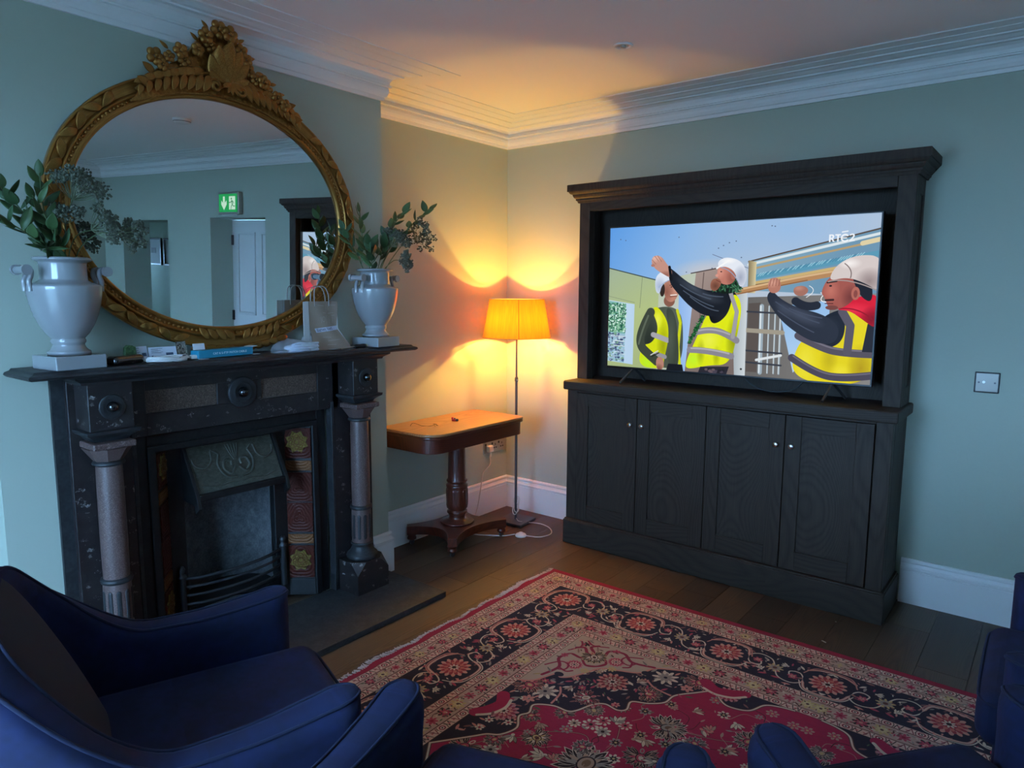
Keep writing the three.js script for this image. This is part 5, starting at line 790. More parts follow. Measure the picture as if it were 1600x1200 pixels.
// a twist of wire and a red clip lying on the table
{
  solo('wire_twist', 'thin twist of dark wire lying on the table top', 'wire', merge([tube([[0.135, 0.757, 1.07], [0.15, 0.775, 1.065], [0.19, 0.757, 1.02], [0.225, 0.7575, 0.985], [0.25, 0.768, 0.972], [0.232, 0.758, 0.955], [0.26, 0.76, 0.965], [0.243, 0.772, 0.985], [0.262, 0.757, 0.99]], 0.0012, 60, 5)]), M.black);
  const o = thing('table_clip', 'tiny red and black clip lying on the table top', 'clip', [0.215, 0.7555, 0.775], 0.7);
  part(o, 'red_part', merge([bb(-0.018, 0.008, 0, 0.012, -0.011, 0.011, 0.004), bb(-0.02, -0.006, 0.01, 0.024, -0.008, 0.008, 0.004)]), std({ color: lin(0.5, 0.03, 0.03), roughness: 0.4 }));
  part(o, 'black_part', merge([bb(0.006, 0.024, 0, 0.013, -0.01, 0.012, 0.004), bb(-0.004, 0.006, 0.011, 0.019, -0.006, 0.009, 0.003)]), M.black);
}
// recessed downlight, smoke alarm
{
  const o = thing('ceiling_downlight', 'small round white downlight in the ceiling, switched off', 'downlight', [1.432, HC, 0.957]);
  part(o, 'bezel', lathe([[0.044, 0.001], [0.044, -0.004], [0.04, -0.007], [0.03, -0.006], [0.027, 0.001]], 36), M.white);
  part(o, 'lamp_face', merge([lathe([[0.027, -0.001], [0.018, -0.0015], [0.0001, -0.002]], 28), lathe([[0.012, -0.001], [0.012, -0.012], [0.0001, -0.014]], 20)]), M.steel);
  const s = thing('smoke_alarm', 'white round smoke alarm on the ceiling, seen in the mirror', 'smoke alarm', [2.6, HC, 1.11]);
  part(s, 'body', lathe([[0.062, 0.001], [0.062, -0.012], [0.056, -0.026], [0.042, -0.033], [0.0001, -0.035]], 36), M.plastic);
  part(s, 'vent_ring', lathe([[0.0575, -0.016], [0.0605, -0.018], [0.0575, -0.022]], 36), M.greyMetal);
}
// green emergency exit sign over the doorway, seen in the mirror
{
  const sign = canvas(384, 224, (c) => { c.fillStyle = '#0aa04a'; c.fillRect(0, 0, 384, 224); const wht = '#dffbe8'; c.fillStyle = wht; c.fillRect(40, 30, 130, 164); c.beginPath(); c.moveTo(256, 30); c.lineTo(296, 30); c.lineTo(296, 108); c.lineTo(332, 78); c.lineTo(336, 128); c.lineTo(276, 200); c.lineTo(216, 128); c.lineTo(220, 78); c.lineTo(256, 108); c.closePath(); c.fill(); c.fillStyle = c.strokeStyle = '#0a6a34'; c.lineCap = c.lineJoin = 'round'; c.beginPath(); c.arc(120, 60, 12, 0, 7); c.fill(); c.lineWidth = 16; c.beginPath(); c.moveTo(112, 84); c.lineTo(100, 130); c.stroke(); c.lineWidth = 10; for (const p of [[[112, 86], [84, 96], [74, 116]], [[114, 88], [144, 108], [166, 104]], [[100, 130], [82, 152], [50, 152]], [[100, 130], [124, 154], [132, 192]]]) { c.beginPath(); c.moveTo(...p[0]); c.lineTo(...p[1]); c.lineTo(...p[2]); c.stroke(); } });
  const t = tex(sign); t.wrapS = t.wrapT = THREE.ClampToEdgeWrapping;
  const o = thing('exit_sign', 'lit green emergency exit sign with running figure above the doorway', 'exit sign', [3.69, 2.075, 0]);
  part(o, 'case', merge([bb(-0.165, 0.165, 0, 0.205, 0.001, 0.045, 0.006)]), M.brushed);
  const g = new THREE.PlaneGeometry(0.29, 0.165); g.translate(0, 0.104, 0.0462); part(o, 'lit_panel', g, std({ color: lin(0.02, 0.1, 0.04), emissive: lin(1, 1, 1), emissiveMap: t, emissiveIntensity: 0.75 }));
  part(o, 'lamp_strip', bb(-0.12, 0.12, -0.006, 0.001, 0.015, 0.035, 0.002), M.plastic);
  const L = new THREE.RectAreaLight(lin(0.2, 1, 0.5), 0.06, 0.29, 0.165); L.position.set(3.69, 2.179, 0.05); L.lookAt(3.69, 2.179, 2); L.name = 'exit_sign_light'; scene.add(L);
}
// two framed prints in the hall
for (const [x, w, lab] of [[7.075, 0.41, 'black framed print in the hall, the whole one seen in the mirror'], [6.60, 0.41, 'black framed print in the hall, half hidden by the opening']]) {
  const o = thing('framed_print', lab, 'picture', [x, 1.71, -1.048], 0, 'framed prints in the hall');
  const h = 0.178;
  part(o, 'frame', merge([bb(-w / 2, w / 2, -h, -h + 0.022, 0, 0.022, 0.003), bb(-w / 2, w / 2, h - 0.022, h, 0, 0.022, 0.003), bb(-w / 2, -w / 2 + 0.022, -h + 0.022, h - 0.022, 0, 0.022, 0.003), bb(w / 2 - 0.022, w / 2, -h + 0.022, h - 0.022, 0, 0.022, 0.003)]), M.black);
  part(o, 'mount', bb(-w / 2 + 0.022, w / 2 - 0.022, -h + 0.022, h - 0.022, 0.002, 0.008), std({ color: lin(0.42, 0.42, 0.41), roughness: 0.8 }));
  part(o, 'print', bb(-0.06, 0.06, -0.02, 0.05, 0.008, 0.0095), std({ color: lin(0.07, 0.07, 0.075), roughness: 0.7 }));
}
// two white crumbs on the dark boards
for (const [x, z, l, lab] of [[2.373, 0.699, 0.022, 'white sliver lying on the floor beside the rug edge'], [2.365, 0.462, 0.006, 'white speck lying on the floor before the cabinet']]) { const m = solo('paper_scrap', lab, 'scrap', new RoundedBoxGeometry(l, 0.003, 0.005, 1, 0.001), M.plastic); m.position.set(x, 0.0017, z); m.rotation.y = -0.4; }
// ================= Persian rug: one quarter of the woven pattern, mirrored twice =================
{
  const Q = 1.522, N = 2048, k = N / Q;
  const C = { red: '#b81c4c', edge: '#ac1a3e', navy: '#1d1a34', beige: '#cca896', tan: '#bd9c84', cream: '#e6d4bc', salmon: '#dc9082', rose: '#c44a60', brown: '#64423a', gold: '#d2b67e', grey: '#a4968a', dark: '#2a1a20', green: '#5a6a4c' };
  const cv = canvas(N, N, (c) => {
    const r = rng(1234); c.scale(k, k); c.lineJoin = c.lineCap = 'round';
    const pick = (...a) => a[Math.floor(r() * a.length)];
    const ell = (x, y, a, b, t, col) => { c.fillStyle = col; c.beginPath(); c.ellipse(x, y, a, b, t, 0, 7); c.fill(); };
    const line = (pts, col, w) => { c.strokeStyle = col; c.lineWidth = w; c.beginPath(); pts.forEach((p, i) => (i ? c.lineTo(...p) : c.moveTo(...p))); c.stroke(); };
    const smooth = (pts, col, w, close) => { c.beginPath(); c.moveTo(...pts[0]); const n = pts.length, g = (i) => pts[Math.min(n - 1, Math.max(0, i))]; for (let i = 0; i < n - 1; i++) { const p0 = g(i - 1), p1 = g(i), p2 = g(i + 1), p3 = g(i + 2), k = 1 / 6; c.bezierCurveTo(p1[0] + (p2[0] - p0[0]) * k, p1[1] + (p2[1] - p0[1]) * k, p2[0] - (p3[0] - p1[0]) * k, p2[1] - (p3[1] - p1[1]) * k, p2[0], p2[1]); } if (close) { c.closePath(); c.fillStyle = col; c.fill(); } else { c.strokeStyle = col; c.lineWidth = w; c.stroke(); } };
    const petals = (x, y, r0, r1, n, col, ph = 0, wd = 0.9) => { for (let i = 0; i < n; i++) { const a = i / n * Math.PI * 2 + ph, m = (r0 + r1) / 2; ell(x + Math.cos(a) * m, y + Math.sin(a) * m, (r1 - r0) / 2 * 1.1, Math.PI * m / n * wd, a, col); } };
    const leaf = (x, y, L, a, col, vein) => { c.save(); c.translate(x, y); c.rotate(a); c.fillStyle = col; c.beginPath(); c.moveTo(0, 0); c.quadraticCurveTo(L * 0.45, -L * 0.34, L, 0); c.quadraticCurveTo(L * 0.45, L * 0.3, 0, 0); c.fill(); if (vein) line([[0, 0], [L * 0.8, 0]], vein, L * 0.05); c.restore(); };
    const rosette = (x, y, R, pal) => { petals(x, y, R * 0.55, R, 14, pal[0], 0, 0.75); petals(x, y, R * 0.4, R * 0.82, 14, pal[1], 0.22, 0.8); petals(x, y, R * 0.3, R * 0.6, 10, pal[2], 0.1, 0.8); ell(x, y, R * 0.38, R * 0.38, 0, pal[1]); petals(x, y, R * 0.1, R * 0.34, 8, pal[3], 0, 0.7); ell(x, y, R * 0.13, R * 0.13, 0, C.dark); };
    const palm = (x, y, R, a, pal) => {
      c.save(); c.translate(x, y); c.rotate(a);
      for (let i = 0; i < 21; i++) { const t = (i / 20 - 0.5) * 4.9, L = R * (i % 2 ? 0.92 : 0.78); c.save(); c.rotate(t); leaf(R * 0.2, 0, L * 0.85, 0, pal[0]); leaf(R * 0.22, 0, L * 0.74, 0, C.dark); line([[R * 0.4, 0], [R * 0.72, 0]], i % 3 ? pal[1] : C.cream, R * 0.035); c.restore(); }
      for (let i = 0; i < 9; i++) { const t = (i / 8 - 0.5) * 3.6; c.save(); c.rotate(t); leaf(R * 0.12, 0, R * 0.5, 0, i % 2 ? pal[2] : pal[1]); c.restore(); }
      ell(R * 0.08, 0, R * 0.34, R * 0.27, 0, C.dark); ell(R * 0.08, 0, R * 0.29, R * 0.22, 0, pal[2]); ell(R * 0.1, 0, R * 0.17, R * 0.12, 0, pal[3]); ell(-R * 0.45, 0, R * 0.2, R * 0.12, 0, pal[0]); ell(-R * 0.45, 0, R * 0.12, R * 0.06, 0, C.rose); c.restore();
    };
    const tulip = (x, y, R, a, c1, c2) => { c.save(); c.translate(x, y); c.rotate(a); for (const t of [-0.7, -0.25, 0.25, 0.7]) { c.save(); c.rotate(t); leaf(0, 0, R, 0, C.dark); leaf(R * 0.06, 0, R * 0.86, 0, Math.abs(t) > 0.5 ? c1 : c2); c.restore(); } ell(0, 0, R * 0.16, R * 0.14, 0, c2); c.restore(); };
    const F = (o, col) => { c.fillStyle = col; c.fillRect(o, o, Q, Q); };
    F(0, C.edge);
    // guard stripe: little rings and hooks on red-brown
    const guard = (o0, o1, n0) => {
      F(o0, C.brown); F(o0 + 0.0025, '#e6c0ac'); F(o1 - 0.0025, C.brown);
      const m = (o0 + o1) / 2, h = (o1 - o0) * 0.36, st = 0.036;
      for (const flip of [0, 1]) for (let i = 0; i * st + m < Q + st; i++) {
        const s = m + i * st + (flip ? st : 0) + 0.004; const D = (x, y) => (flip ? [y, x] : [x, y]);
        const kind = i % 3; c.save(); const p = D(s, m); c.translate(...p); if (flip) c.rotate(Math.PI / 2);
        if (kind === 0) { ell(0, 0, h * 0.95, h * 0.9, 0, '#8c2438'); ell(0, 0, h * 0.6, h * 0.56, 0, '#ecd9c4'); ell(0, 0, h * 0.3, h * 0.28, 0, C.dark); line([[-h * 1.3, -h], [-h * 1.6, 0], [-h * 1.3, h]], C.dark, 0.0026); line([[h * 1.3, -h], [h * 1.6, 0], [h * 1.3, h]], C.dark, 0.0026); }
        else if (kind === 1) { line([[-h * 0.9, h], [-h * 0.2, -h], [h * 0.9, h], [h * 0.2, h * 0.2]], '#7a2434', 0.003); ell(-h * 0.9, -h * 0.4, h * 0.3, h * 0.3, 0, '#f0dcc8'); ell(h * 0.9, h * 0.1, h * 0.3, h * 0.3, 0, '#d07c78'); }
        else { line([[-h, -h], [-h * 0.3, h], [h * 0.5, -h * 0.8], [h, h]], C.dark, 0.003); ell(0, 0, h * 0.35, h * 0.3, 0, '#c85c64'); }
        c.restore();
      }
    };
    // beige stripe with alternating red and yellow flowers on a vine
    const stripe = (o0, o1) => {
      F(o0, C.beige); const m = (o0 + o1) / 2, w = o1 - o0, st = 0.0683;
      for (const flip of [0, 1]) { const D = (x, y) => (flip ? [y, x] : [x, y]); const v = []; for (let x = m; x < Q; x += 0.008) v.push(D(x, m + Math.sin((x - m) / st * Math.PI) * w * 0.3)); line(v, C.brown, 0.0028);
        for (let i = 0; i * st + m < Q + 0.03; i++) { const s = m + i * st, p = D(s, m); const kd = i % 3; if (kd === 0) { petals(...p, 0.005, w * 0.42, 8, C.gold); petals(...p, 0.003, w * 0.26, 8, '#e0cc98', 0.3); ell(...p, 0.006, 0.006, 0, C.brown); } else { petals(...p, 0.004, w * 0.38, 7, kd === 1 ? C.dark : '#d8b0a0'); petals(...p, 0.003, w * 0.3, 7, C.rose, 0.2); ell(...p, 0.007, 0.007, 0, kd === 1 ? C.salmon : C.edge); }
          for (const e of [-1, 1]) { const q = D(s + st / 2, m + e * w * 0.28); leaf(...q, 0.02, r() * 6, pick(C.green, C.brown, C.grey, C.cream)); for (let j = 0; j < 5; j++) { const q2 = D(s + (r() - 0.5) * st, m + (r() - 0.5) * w * 0.85); if (r() < 0.6) leaf(...q2, 0.01 + r() * 0.012, r() * 6.3, pick(C.brown, '#8c4a4c', C.grey, C.rose, '#7a5a50')); else ell(...q2, 0.004, 0.003, 0, pick(C.edge, C.dark, C.cream)); } } } }
      for (const o of [o0, o1]) { line([[o, o], [Q, o]], '#6a2c34', 0.004); line([[o, o], [o, Q]], '#6a2c34', 0.004); }
    };
    guard(0.033, 0.072); stripe(0.072, 0.131); guard(0.131, 0.170);
    // navy main border: rosettes every 0.41 m with scrolling vines
    F(0.170, C.navy);
    { const m = 0.287;
      for (const flip of [0, 1]) {
        c.save(); c.beginPath(); if (!flip) { c.moveTo(0, 0); c.lineTo(Q, 0); c.lineTo(Q, Q); } else { c.moveTo(0, 0); c.lineTo(0, Q); c.lineTo(Q, Q); } c.closePath(); c.clip();
        const D = (x, y) => (flip ? [y, x] : [x, y]);
        for (let i = -1; i < 5; i++) { const s = 0.292 + i * 0.41;
          for (let j = 0; j < 105; j++) { const x = s + r() * 0.41, y = 0.176 + r() * 0.218; leaf(...D(x, y), 0.014 + r() * 0.026, r() * 6.3, pick(C.navy, C.salmon, C.cream, C.rose, '#8a5a58', C.grey, '#a06a60')); }
          for (const e of [1, -1]) {
            const A = (pts) => pts.map(([x, y]) => D(s + x, m + e * y));
            smooth(A([[0.205, 0], [0.235, 0.06], [0.29, 0.075], [0.325, 0.035], [0.30, -0.02], [0.262, -0.01], [0.27, 0.025]].map(([x, y]) => [e > 0 ? x : 0.41 - x, y])), C.cream, 0.0062);
            smooth(A([[0.325, 0.035], [0.345, 0.085], [0.40, 0.098], [0.46, 0.09], [0.50, 0.065]].map(([x, y]) => [e > 0 ? x : 0.41 - x, y])), '#d89484', 0.011);
            smooth(A([[0.325, 0.035], [0.345, 0.085], [0.40, 0.098], [0.46, 0.09]].map(([x, y]) => [e > 0 ? x : 0.41 - x, y])), C.cream, 0.003);
            const f = D(s + (e > 0 ? 0.282 : 0.128), m + e * 0.022); petals(...f, 0.004, 0.02, 6, C.rose); petals(...f, 0.002, 0.012, 5, C.salmon, 0.4);
            const g = D(s + (e > 0 ? 0.165 : 0.245), m + e * 0.045); tulip(...g, 0.032, r() * 6, C.cream, '#e6d8c0');
          }
          const q = D(s + 0.205, m); petals(...q, 0.008, 0.034, 9, C.gold, 0, 0.7); petals(...q, 0.006, 0.024, 9, C.grey, 0.3); ell(...q, 0.009, 0.009, 0, C.brown);
          const p = D(s, m); ell(...p, 0.092, 0.078, 0, C.navy); rosette(...p, 0.07, ['#e0a08c', '#b23a44', '#d87868', C.cream]);
          smooth([D(s - 0.1, m - 0.035), D(s - 0.06, m - 0.1), D(s + 0.06, m - 0.1), D(s + 0.1, m - 0.03)], '#cf8a7c', 0.006); smooth([D(s - 0.1, m + 0.035), D(s - 0.06, m + 0.1), D(s + 0.06, m + 0.1), D(s + 0.1, m + 0.03)], C.cream, 0.005);
        }
        c.restore();
      }
    }
    guard(0.400, 0.436); stripe(0.436, 0.512); guard(0.512, 0.550);
    // crimson field
    F(0.550, C.red);
    const fx = (x, z) => [x - 0.955, z - 0.785];
    for (let i = 0; i < 5200; i++) { c.globalAlpha = 0.10; c.fillStyle = pick('#7c1234', '#b42650', '#6c0f2c'); c.fillRect(0.55 + r(), 0.55 + r(), 0.004 + r() * 0.05, 0.0025); } c.globalAlpha = 1;
    const twig = (pts) => { smooth(pts, C.dark, 0.006); smooth(pts, C.salmon, 0.0028); };
    twig([[1.03, 1.30], [0.96, 1.16], [0.86, 1.20], [0.80, 1.26]]); twig([[1.03, 1.30], [1.05, 1.14], [1.02, 1.04]]); twig([[1.03, 1.30], [1.18, 1.20], [1.14, 1.14]]); twig([[1.03, 1.30], [1.22, 1.24], [1.40, 1.10], [1.5, 1.0]]); twig([[1.14, 0.94], [1.3, 0.90], [1.42, 0.84]]); twig([[0.83, 1.27], [0.72, 1.36], [0.64, 1.5]]); twig([[1.3, 1.4], [1.42, 1.3], [1.5, 1.35]]);
    palm(1.03, 1.29, 0.115, -1.57, [C.cream, C.grey, C.tan, '#8a6a4c']); palm(1.15, 0.94, 0.085, -0.6, [C.cream, C.tan, C.grey, '#7a5a44']); palm(0.82, 1.27, 0.06, 0.4, [C.tan, C.cream, C.gold, C.brown]); palm(1.155, 1.137, 0.07, 1.2, [C.grey, C.tan, C.rose, C.cream]); palm(1.41, 0.83, 0.065, 2.2, [C.cream, C.tan, C.rose, C.gold]); palm(1.40, 1.10, 0.075, 0.4, [C.tan, C.grey, C.gold, C.brown]); palm(0.66, 1.46, 0.07, 1.8, [C.cream, C.tan, C.rose, C.gold]); palm(1.33, 1.42, 0.11, 0.8, [C.cream, C.grey, C.tan, C.brown]);
    for (const [x, y, R] of [[0.93, 1.09, 0.032], [0.955, 1.045, 0.028], [0.985, 1.1, 0.03], [1.03, 1.02, 0.026], [0.88, 1.12, 0.024], [1.28, 1.06, 0.03], [1.24, 0.98, 0.026], [1.47, 0.95, 0.028], [1.31, 1.22, 0.03], [0.74, 1.42, 0.03], [0.9, 1.42, 0.03], [1.1, 1.48, 0.03], [1.48, 1.25, 0.03]]) { petals(x, y, R * 0.4, R, 8, C.cream, 0, 0.8); petals(x, y, R * 0.2, R * 0.7, 8, pick(C.rose, C.tan, C.grey), 0.3); ell(x, y, R * 0.22, R * 0.22, 0, C.dark); }
    for (const [x, y, R, a] of [[1.0, 1.027, 0.05, -2], [0.78, 1.2, 0.045, 0.6], [0.75, 1.31, 0.05, 1.4], [1.09, 1.07, 0.05, -0.8], [1.12, 1.05, 0.045, 0.5], [1.2, 1.13, 0.045, 2.4], [1.25, 0.87, 0.045, 0.2], [1.33, 0.76, 0.045, 0.9], [1.36, 0.93, 0.05, -0.7], [1.45, 0.73, 0.045, 1.6], [0.9, 1.33, 0.06, 2.6], [1.17, 1.33, 0.05, 0.3], [1.48, 1.14, 0.045, -1.4], [0.68, 1.33, 0.045, -0.5], [1.52, 0.84, 0.04, 0.5], [1.22, 1.45, 0.05, 1.2], [0.80, 1.5, 0.05, 2.6]]) tulip(x, y, R, a, pick(C.cream, C.tan, C.grey), pick(C.tan, C.salmon, '#e6d8c0'));
    for (let i = 0; i < 70; i++) { const x = 0.6 + r() * 0.95, y = 0.6 + r() * 0.95; if (x + y < 1.95) continue; leaf(x, y, 0.018 + r() * 0.022, r() * 6.3, pick(C.cream, C.grey, C.tan, '#8a6a60', C.rose)); }
    for (let i = 0; i < 95; i++) { const x = 0.62 + r() * 0.93, y = 0.62 + r() * 0.93; if (x + y < 2.0) continue; const a = r() * 6.3, L = 0.05 + r() * 0.07, e = [x + Math.cos(a) * L, y + Math.sin(a) * L]; smooth([[x, y], [x + Math.cos(a + 0.6) * L * 0.5, y + Math.sin(a + 0.6) * L * 0.5], e], pick(C.dark, '#5a1028', C.tan), 0.0026); if (i % 3 === 0) { petals(...e, 0.004, 0.016, 6, pick(C.cream, C.tan, C.grey), 0, 0.8); ell(...e, 0.004, 0.004, 0, C.rose); } else leaf(...e, 0.022 + r() * 0.012, a + (r() - 0.5), pick(C.cream, C.tan, C.grey, '#8f7468')); }
    { const put = [[1.03, 1.29], [1.15, 0.94], [0.82, 1.27], [1.155, 1.137], [1.41, 0.83], [1.40, 1.10], [0.66, 1.46], [1.33, 1.42], [0.95, 1.08], [1.0, 1.03], [1.28, 1.06]];
      for (let i = 0; i < 900 && put.length < 62; i++) { const x = 0.6 + r() * 0.9, y = 0.6 + r() * 0.9; if (x + y < 1.88 || put.some(([a, b]) => Math.hypot(a - x, b - y) < 0.085)) continue; put.push([x, y]); const q = put.length % 4; if (q === 0) palm(x, y, 0.045, r() * 6.3, [pick(C.cream, C.tan), C.grey, pick(C.rose, C.tan), C.gold]); else if (q === 1) tulip(x, y, 0.042, r() * 6.3, pick(C.cream, C.tan, C.grey), pick(C.tan, C.salmon)); else { petals(x, y, 0.008, 0.024, 7, pick(C.cream, C.tan, C.grey), r() * 3, 0.8); petals(x, y, 0.004, 0.014, 7, pick(C.rose, C.dark), 0.3); ell(x, y, 0.005, 0.005, 0, C.gold); } }
    }
    // navy spandrel with scalloped edge
    const sp = [[0.55, 1.53], [0.645, 1.405], [0.675, 1.365], [0.715, 1.335], [0.735, 1.27], [0.70, 1.21], [0.715, 1.17], [0.70, 1.12], [0.76, 1.08], [0.82, 1.075], [0.845, 1.05], [0.87, 0.985], [0.905, 0.95], [0.96, 0.955], [0.985, 0.93], [0.975, 0.875], [1.03, 0.845], [1.075, 0.80], [1.085, 0.735], [1.14, 0.665], [1.20, 0.60], [1.225, 0.645], [1.27, 0.675], [1.34, 0.655], [1.375, 0.585], [1.42, 0.56], [1.47, 0.55], [1.47, 0.55], [0.55, 0.55], [0.55, 0.55], [0.55, 0.55]];
    const sp2 = [...sp.slice(0, -3).map(([x, y]) => [x, y])];
    smooth([...sp, [0.55, 1.53], [0.55, 1.53]], C.navy, 0, true); const inside = (x, y) => { let q = false; for (let i = 0, j = sp.length - 1; i < sp.length; j = i++) if ((sp[i][1] > y) !== (sp[j][1] > y) && x < (sp[j][0] - sp[i][0]) * (y - sp[i][1]) / (sp[j][1] - sp[i][1]) + sp[i][0]) q = !q; return q; }; for (let i = 0; i < 900; i++) { const x = 0.565 + r() * 0.9, y = 0.565 + r() * 0.95; if (inside(x + 0.012, y + 0.012) && inside(x + 0.025, y + 0.025)) leaf(x, y, 0.014 + r() * 0.024, r() * 6.3, pick(C.salmon, C.cream, C.grey, C.green, C.rose, '#8a5a58', C.navy)); } for (let i = 0; i < 90; i++) { const x = 0.57 + r() * 0.85, y = 0.57 + r() * 0.95; if (!inside(x + 0.02, y + 0.02)) continue; petals(x, y, 0.005, 0.017, 6, pick(C.cream, C.salmon, C.rose, C.tan), r() * 3, 0.8); ell(x, y, 0.005, 0.005, 0, pick(C.gold, C.edge)); } smooth(sp2, C.brown, 0.014); smooth(sp2, C.cream, 0.007);
    // flowers on the navy
    petals(0.68, 1.02, 0.012, 0.052, 9, C.cream, 0, 0.7); petals(0.68, 1.02, 0.008, 0.034, 9, C.grey, 0.3); petals(1.0, 0.64, 0.012, 0.052, 9, C.cream, 0, 0.7); petals(1.0, 0.64, 0.008, 0.034, 9, C.grey, 0.3);
    rosette(0.85, 0.80, 0.062, [C.salmon, '#8c2c38', C.tan, C.cream]); palm(0.83, 0.955, 0.058, 2.2, [C.salmon, C.rose, C.cream, C.tan]); palm(1.0, 0.79, 0.058, -0.6, [C.tan, C.salmon, C.rose, C.gold]); rosette(0.635, 1.22, 0.058, ['#cf8a8c', '#a43a50', C.salmon, C.cream]); rosette(1.24, 0.60, 0.05, ['#cf8a8c', '#a43a50', C.salmon, C.cream]); palm(0.6, 1.02, 0.07, 0.2, ['#d8907c', C.salmon, C.rose, C.gold]); palm(1.12, 0.585, 0.065, 1.2, ['#d8907c', C.salmon, C.rose, C.gold]);
    for (const s of [0, 1]) { const D = (x, y) => (s ? [y, x] : [x, y]); smooth([D(0.57, 1.14), D(0.60, 1.19), D(0.585, 1.25), D(0.56, 1.29)], C.red, 0.05); smooth([D(0.615, 1.15), D(0.628, 1.2), D(0.612, 1.26), D(0.575, 1.3)], C.cream, 0.013); petals(...D(0.66, 1.10), 0.005, 0.026, 6, C.salmon); smooth([D(0.745, 1.07), D(0.735, 1.0), D(0.71, 0.96)], C.salmon, 0.009); tulip(...D(0.74, 0.93), 0.04, r() * 6, C.cream, C.tan); }
    for (let i = 0; i < 40; i++) { const x = 0.56 + r() * 0.75, y = 0.56 + r() * 0.85, q = x + y; if (q < 1.46 || q > 1.86) continue; leaf(x, y, 0.014 + r() * 0.022, r() * 6.3, pick(C.salmon, C.cream, C.grey, C.green, C.rose, '#8a5a58')); }
    // beige corner with crimson strapwork
    const bc = [[0.55, 1.02], [0.60, 0.985], [0.64, 0.89], [0.67, 0.90], [0.705, 0.865], [0.735, 0.80], [0.765, 0.74], [0.83, 0.71], [0.90, 0.675], [0.93, 0.615], [0.955, 0.59], [1.03, 0.55], [1.03, 0.55], [0.55, 0.55], [0.55, 0.55], [0.55, 0.55]];
    smooth([...bc, [0.55, 1.02], [0.55, 1.02]], '#c8ae98', 0, true); smooth(bc.slice(0, -3), C.salmon, 0.009); 
    ell(0.652, 0.885, 0.02, 0.016, 0, C.navy); ell(0.925, 0.66, 0.02, 0.016, 0, C.navy);
    for (const s of [0, 1]) { const D = (x, y) => (s ? [y, x] : [x, y]); smooth([D(0.60, 0.93), D(0.62, 0.84), D(0.58, 0.78), D(0.60, 0.72), D(0.655, 0.72), D(0.675, 0.66), D(0.64, 0.62), D(0.66, 0.59)], '#9c2444', 0.014); smooth([D(0.655, 0.72), D(0.70, 0.76), D(0.74, 0.74), D(0.76, 0.70)], '#9c2444', 0.011); smooth([D(0.62, 0.84), D(0.66, 0.85), D(0.68, 0.83)], '#9c2444', 0.009); rosette(...D(0.66, 0.785), 0.036, ['#d8707c', '#b02848', '#e6c8b0', C.cream]); leaf(...D(0.585, 0.87), 0.04, 0.6, C.grey, C.dark); leaf(...D(0.60, 0.66), 0.045, 1.0, C.tan, C.brown); leaf(...D(0.57, 0.60), 0.035, 0.4, C.grey, C.dark); smooth([D(0.565, 0.86), D(0.60, 0.80), D(0.64, 0.80), D(0.65, 0.84), D(0.615, 0.86)], '#9c2444', 0.008); smooth([D(0.575, 0.70), D(0.60, 0.64), D(0.58, 0.60)], '#9c2444', 0.008); petals(...D(0.585, 0.745), 0.004, 0.017, 6, C.rose); petals(...D(0.72, 0.80), 0.004, 0.02, 7, C.gold); leaf(...D(0.57, 0.95), 0.035, -0.8, C.gold, C.brown); for (let j = 0; j < 22; j++) { const x = 0.565 + r() * 0.12, y = 0.565 + r() * 0.36; if (x + y < 1.42) leaf(...D(x, y), 0.012 + r() * 0.014, r() * 6, pick(C.brown, C.grey, '#c2a488', C.salmon)); } }
    palm(0.69, 0.68, 0.062, 0.78, [C.gold, C.tan, C.cream, C.brown]); tulip(0.60, 0.60, 0.035, 0.78, C.rose, C.dark);
    // weave: fine streaks along the rows
    for (let i = 0; i < 9000; i++) { c.globalAlpha = 0.05; c.fillStyle = r() < 0.5 ? '#000' : '#fff0e0'; c.fillRect(r() * Q, r() * Q, 0.003 + r() * 0.02, 0.0012); } c.globalAlpha = 1;
  });
  const t = tex(cv, { mirror: true }); t.flipY = false;
  const pile = pix(256, 256, (() => { const q = rng(77); return () => [255 * q()]; })(), { srgb: false, rep: [60, 60] });
  const m = phy({ map: t, roughness: 0.95, bumpMap: pile, bumpScale: 0.0012, sheen: 0.12, sheenColor: lin(0.6, 0.5, 0.5), sheenRoughness: 0.6 });
  const x0 = 0.962, z0 = 0.785, S = 3.044;
  const g = grid(60, 40, (s, q) => { const w = s < 0.001 ? 0.006 * Math.sin(q * 57) + 0.004 * Math.sin(q * 131) : 0; return [x0 + s * S + w, 0.0095, z0 + q * S]; });
  { const uv = g.attributes.uv; for (let i = 0; i < uv.count; i++) uv.setXY(i, uv.getX(i) * 2, uv.getY(i) * 2); }
  const o = thing('persian_rug', 'crimson and navy Persian rug with floral borders', 'rug', [0, 0, 0]);
  part(o, 'pile', g, m);
  part(o, 'selvedge', bb(x0 + 0.006, x0 + S, 0.0012, 0.009, z0 + 0.001, z0 + S - 0.001), std({ color: lin(0.17, 0.012, 0.04), roughness: 0.95 }));
  // knotted fringe at both ends
  const r = rng(55), fr = [];
  for (const e of [0, 1]) for (let q = 0; q < 520; q++) { const z = z0 + (q + r()) / 520 * S, L = 0.012 + 0.014 * r() + 0.012 * Math.max(0, Math.sin(z * 7)), x = e ? x0 + S : x0 + 0.006 * Math.sin((z - z0) / S * 57) + 0.004 * Math.sin((z - z0) / S * 131); const d = e ? 1 : -1; fr.push(tube([[x - d * 0.006, 0.0095, z], [x + d * L * 0.5, 0.007, z + (r() - 0.5) * 0.012], [x + d * L, 0.0025, z + (r() - 0.5) * 0.016]], 0.0022, 3, 4)); }
  part(o, 'fringe', merge(fr), std({ color: lin(0.62, 0.50, 0.46), roughness: 0.95 }), { kind: 'stuff' });
}
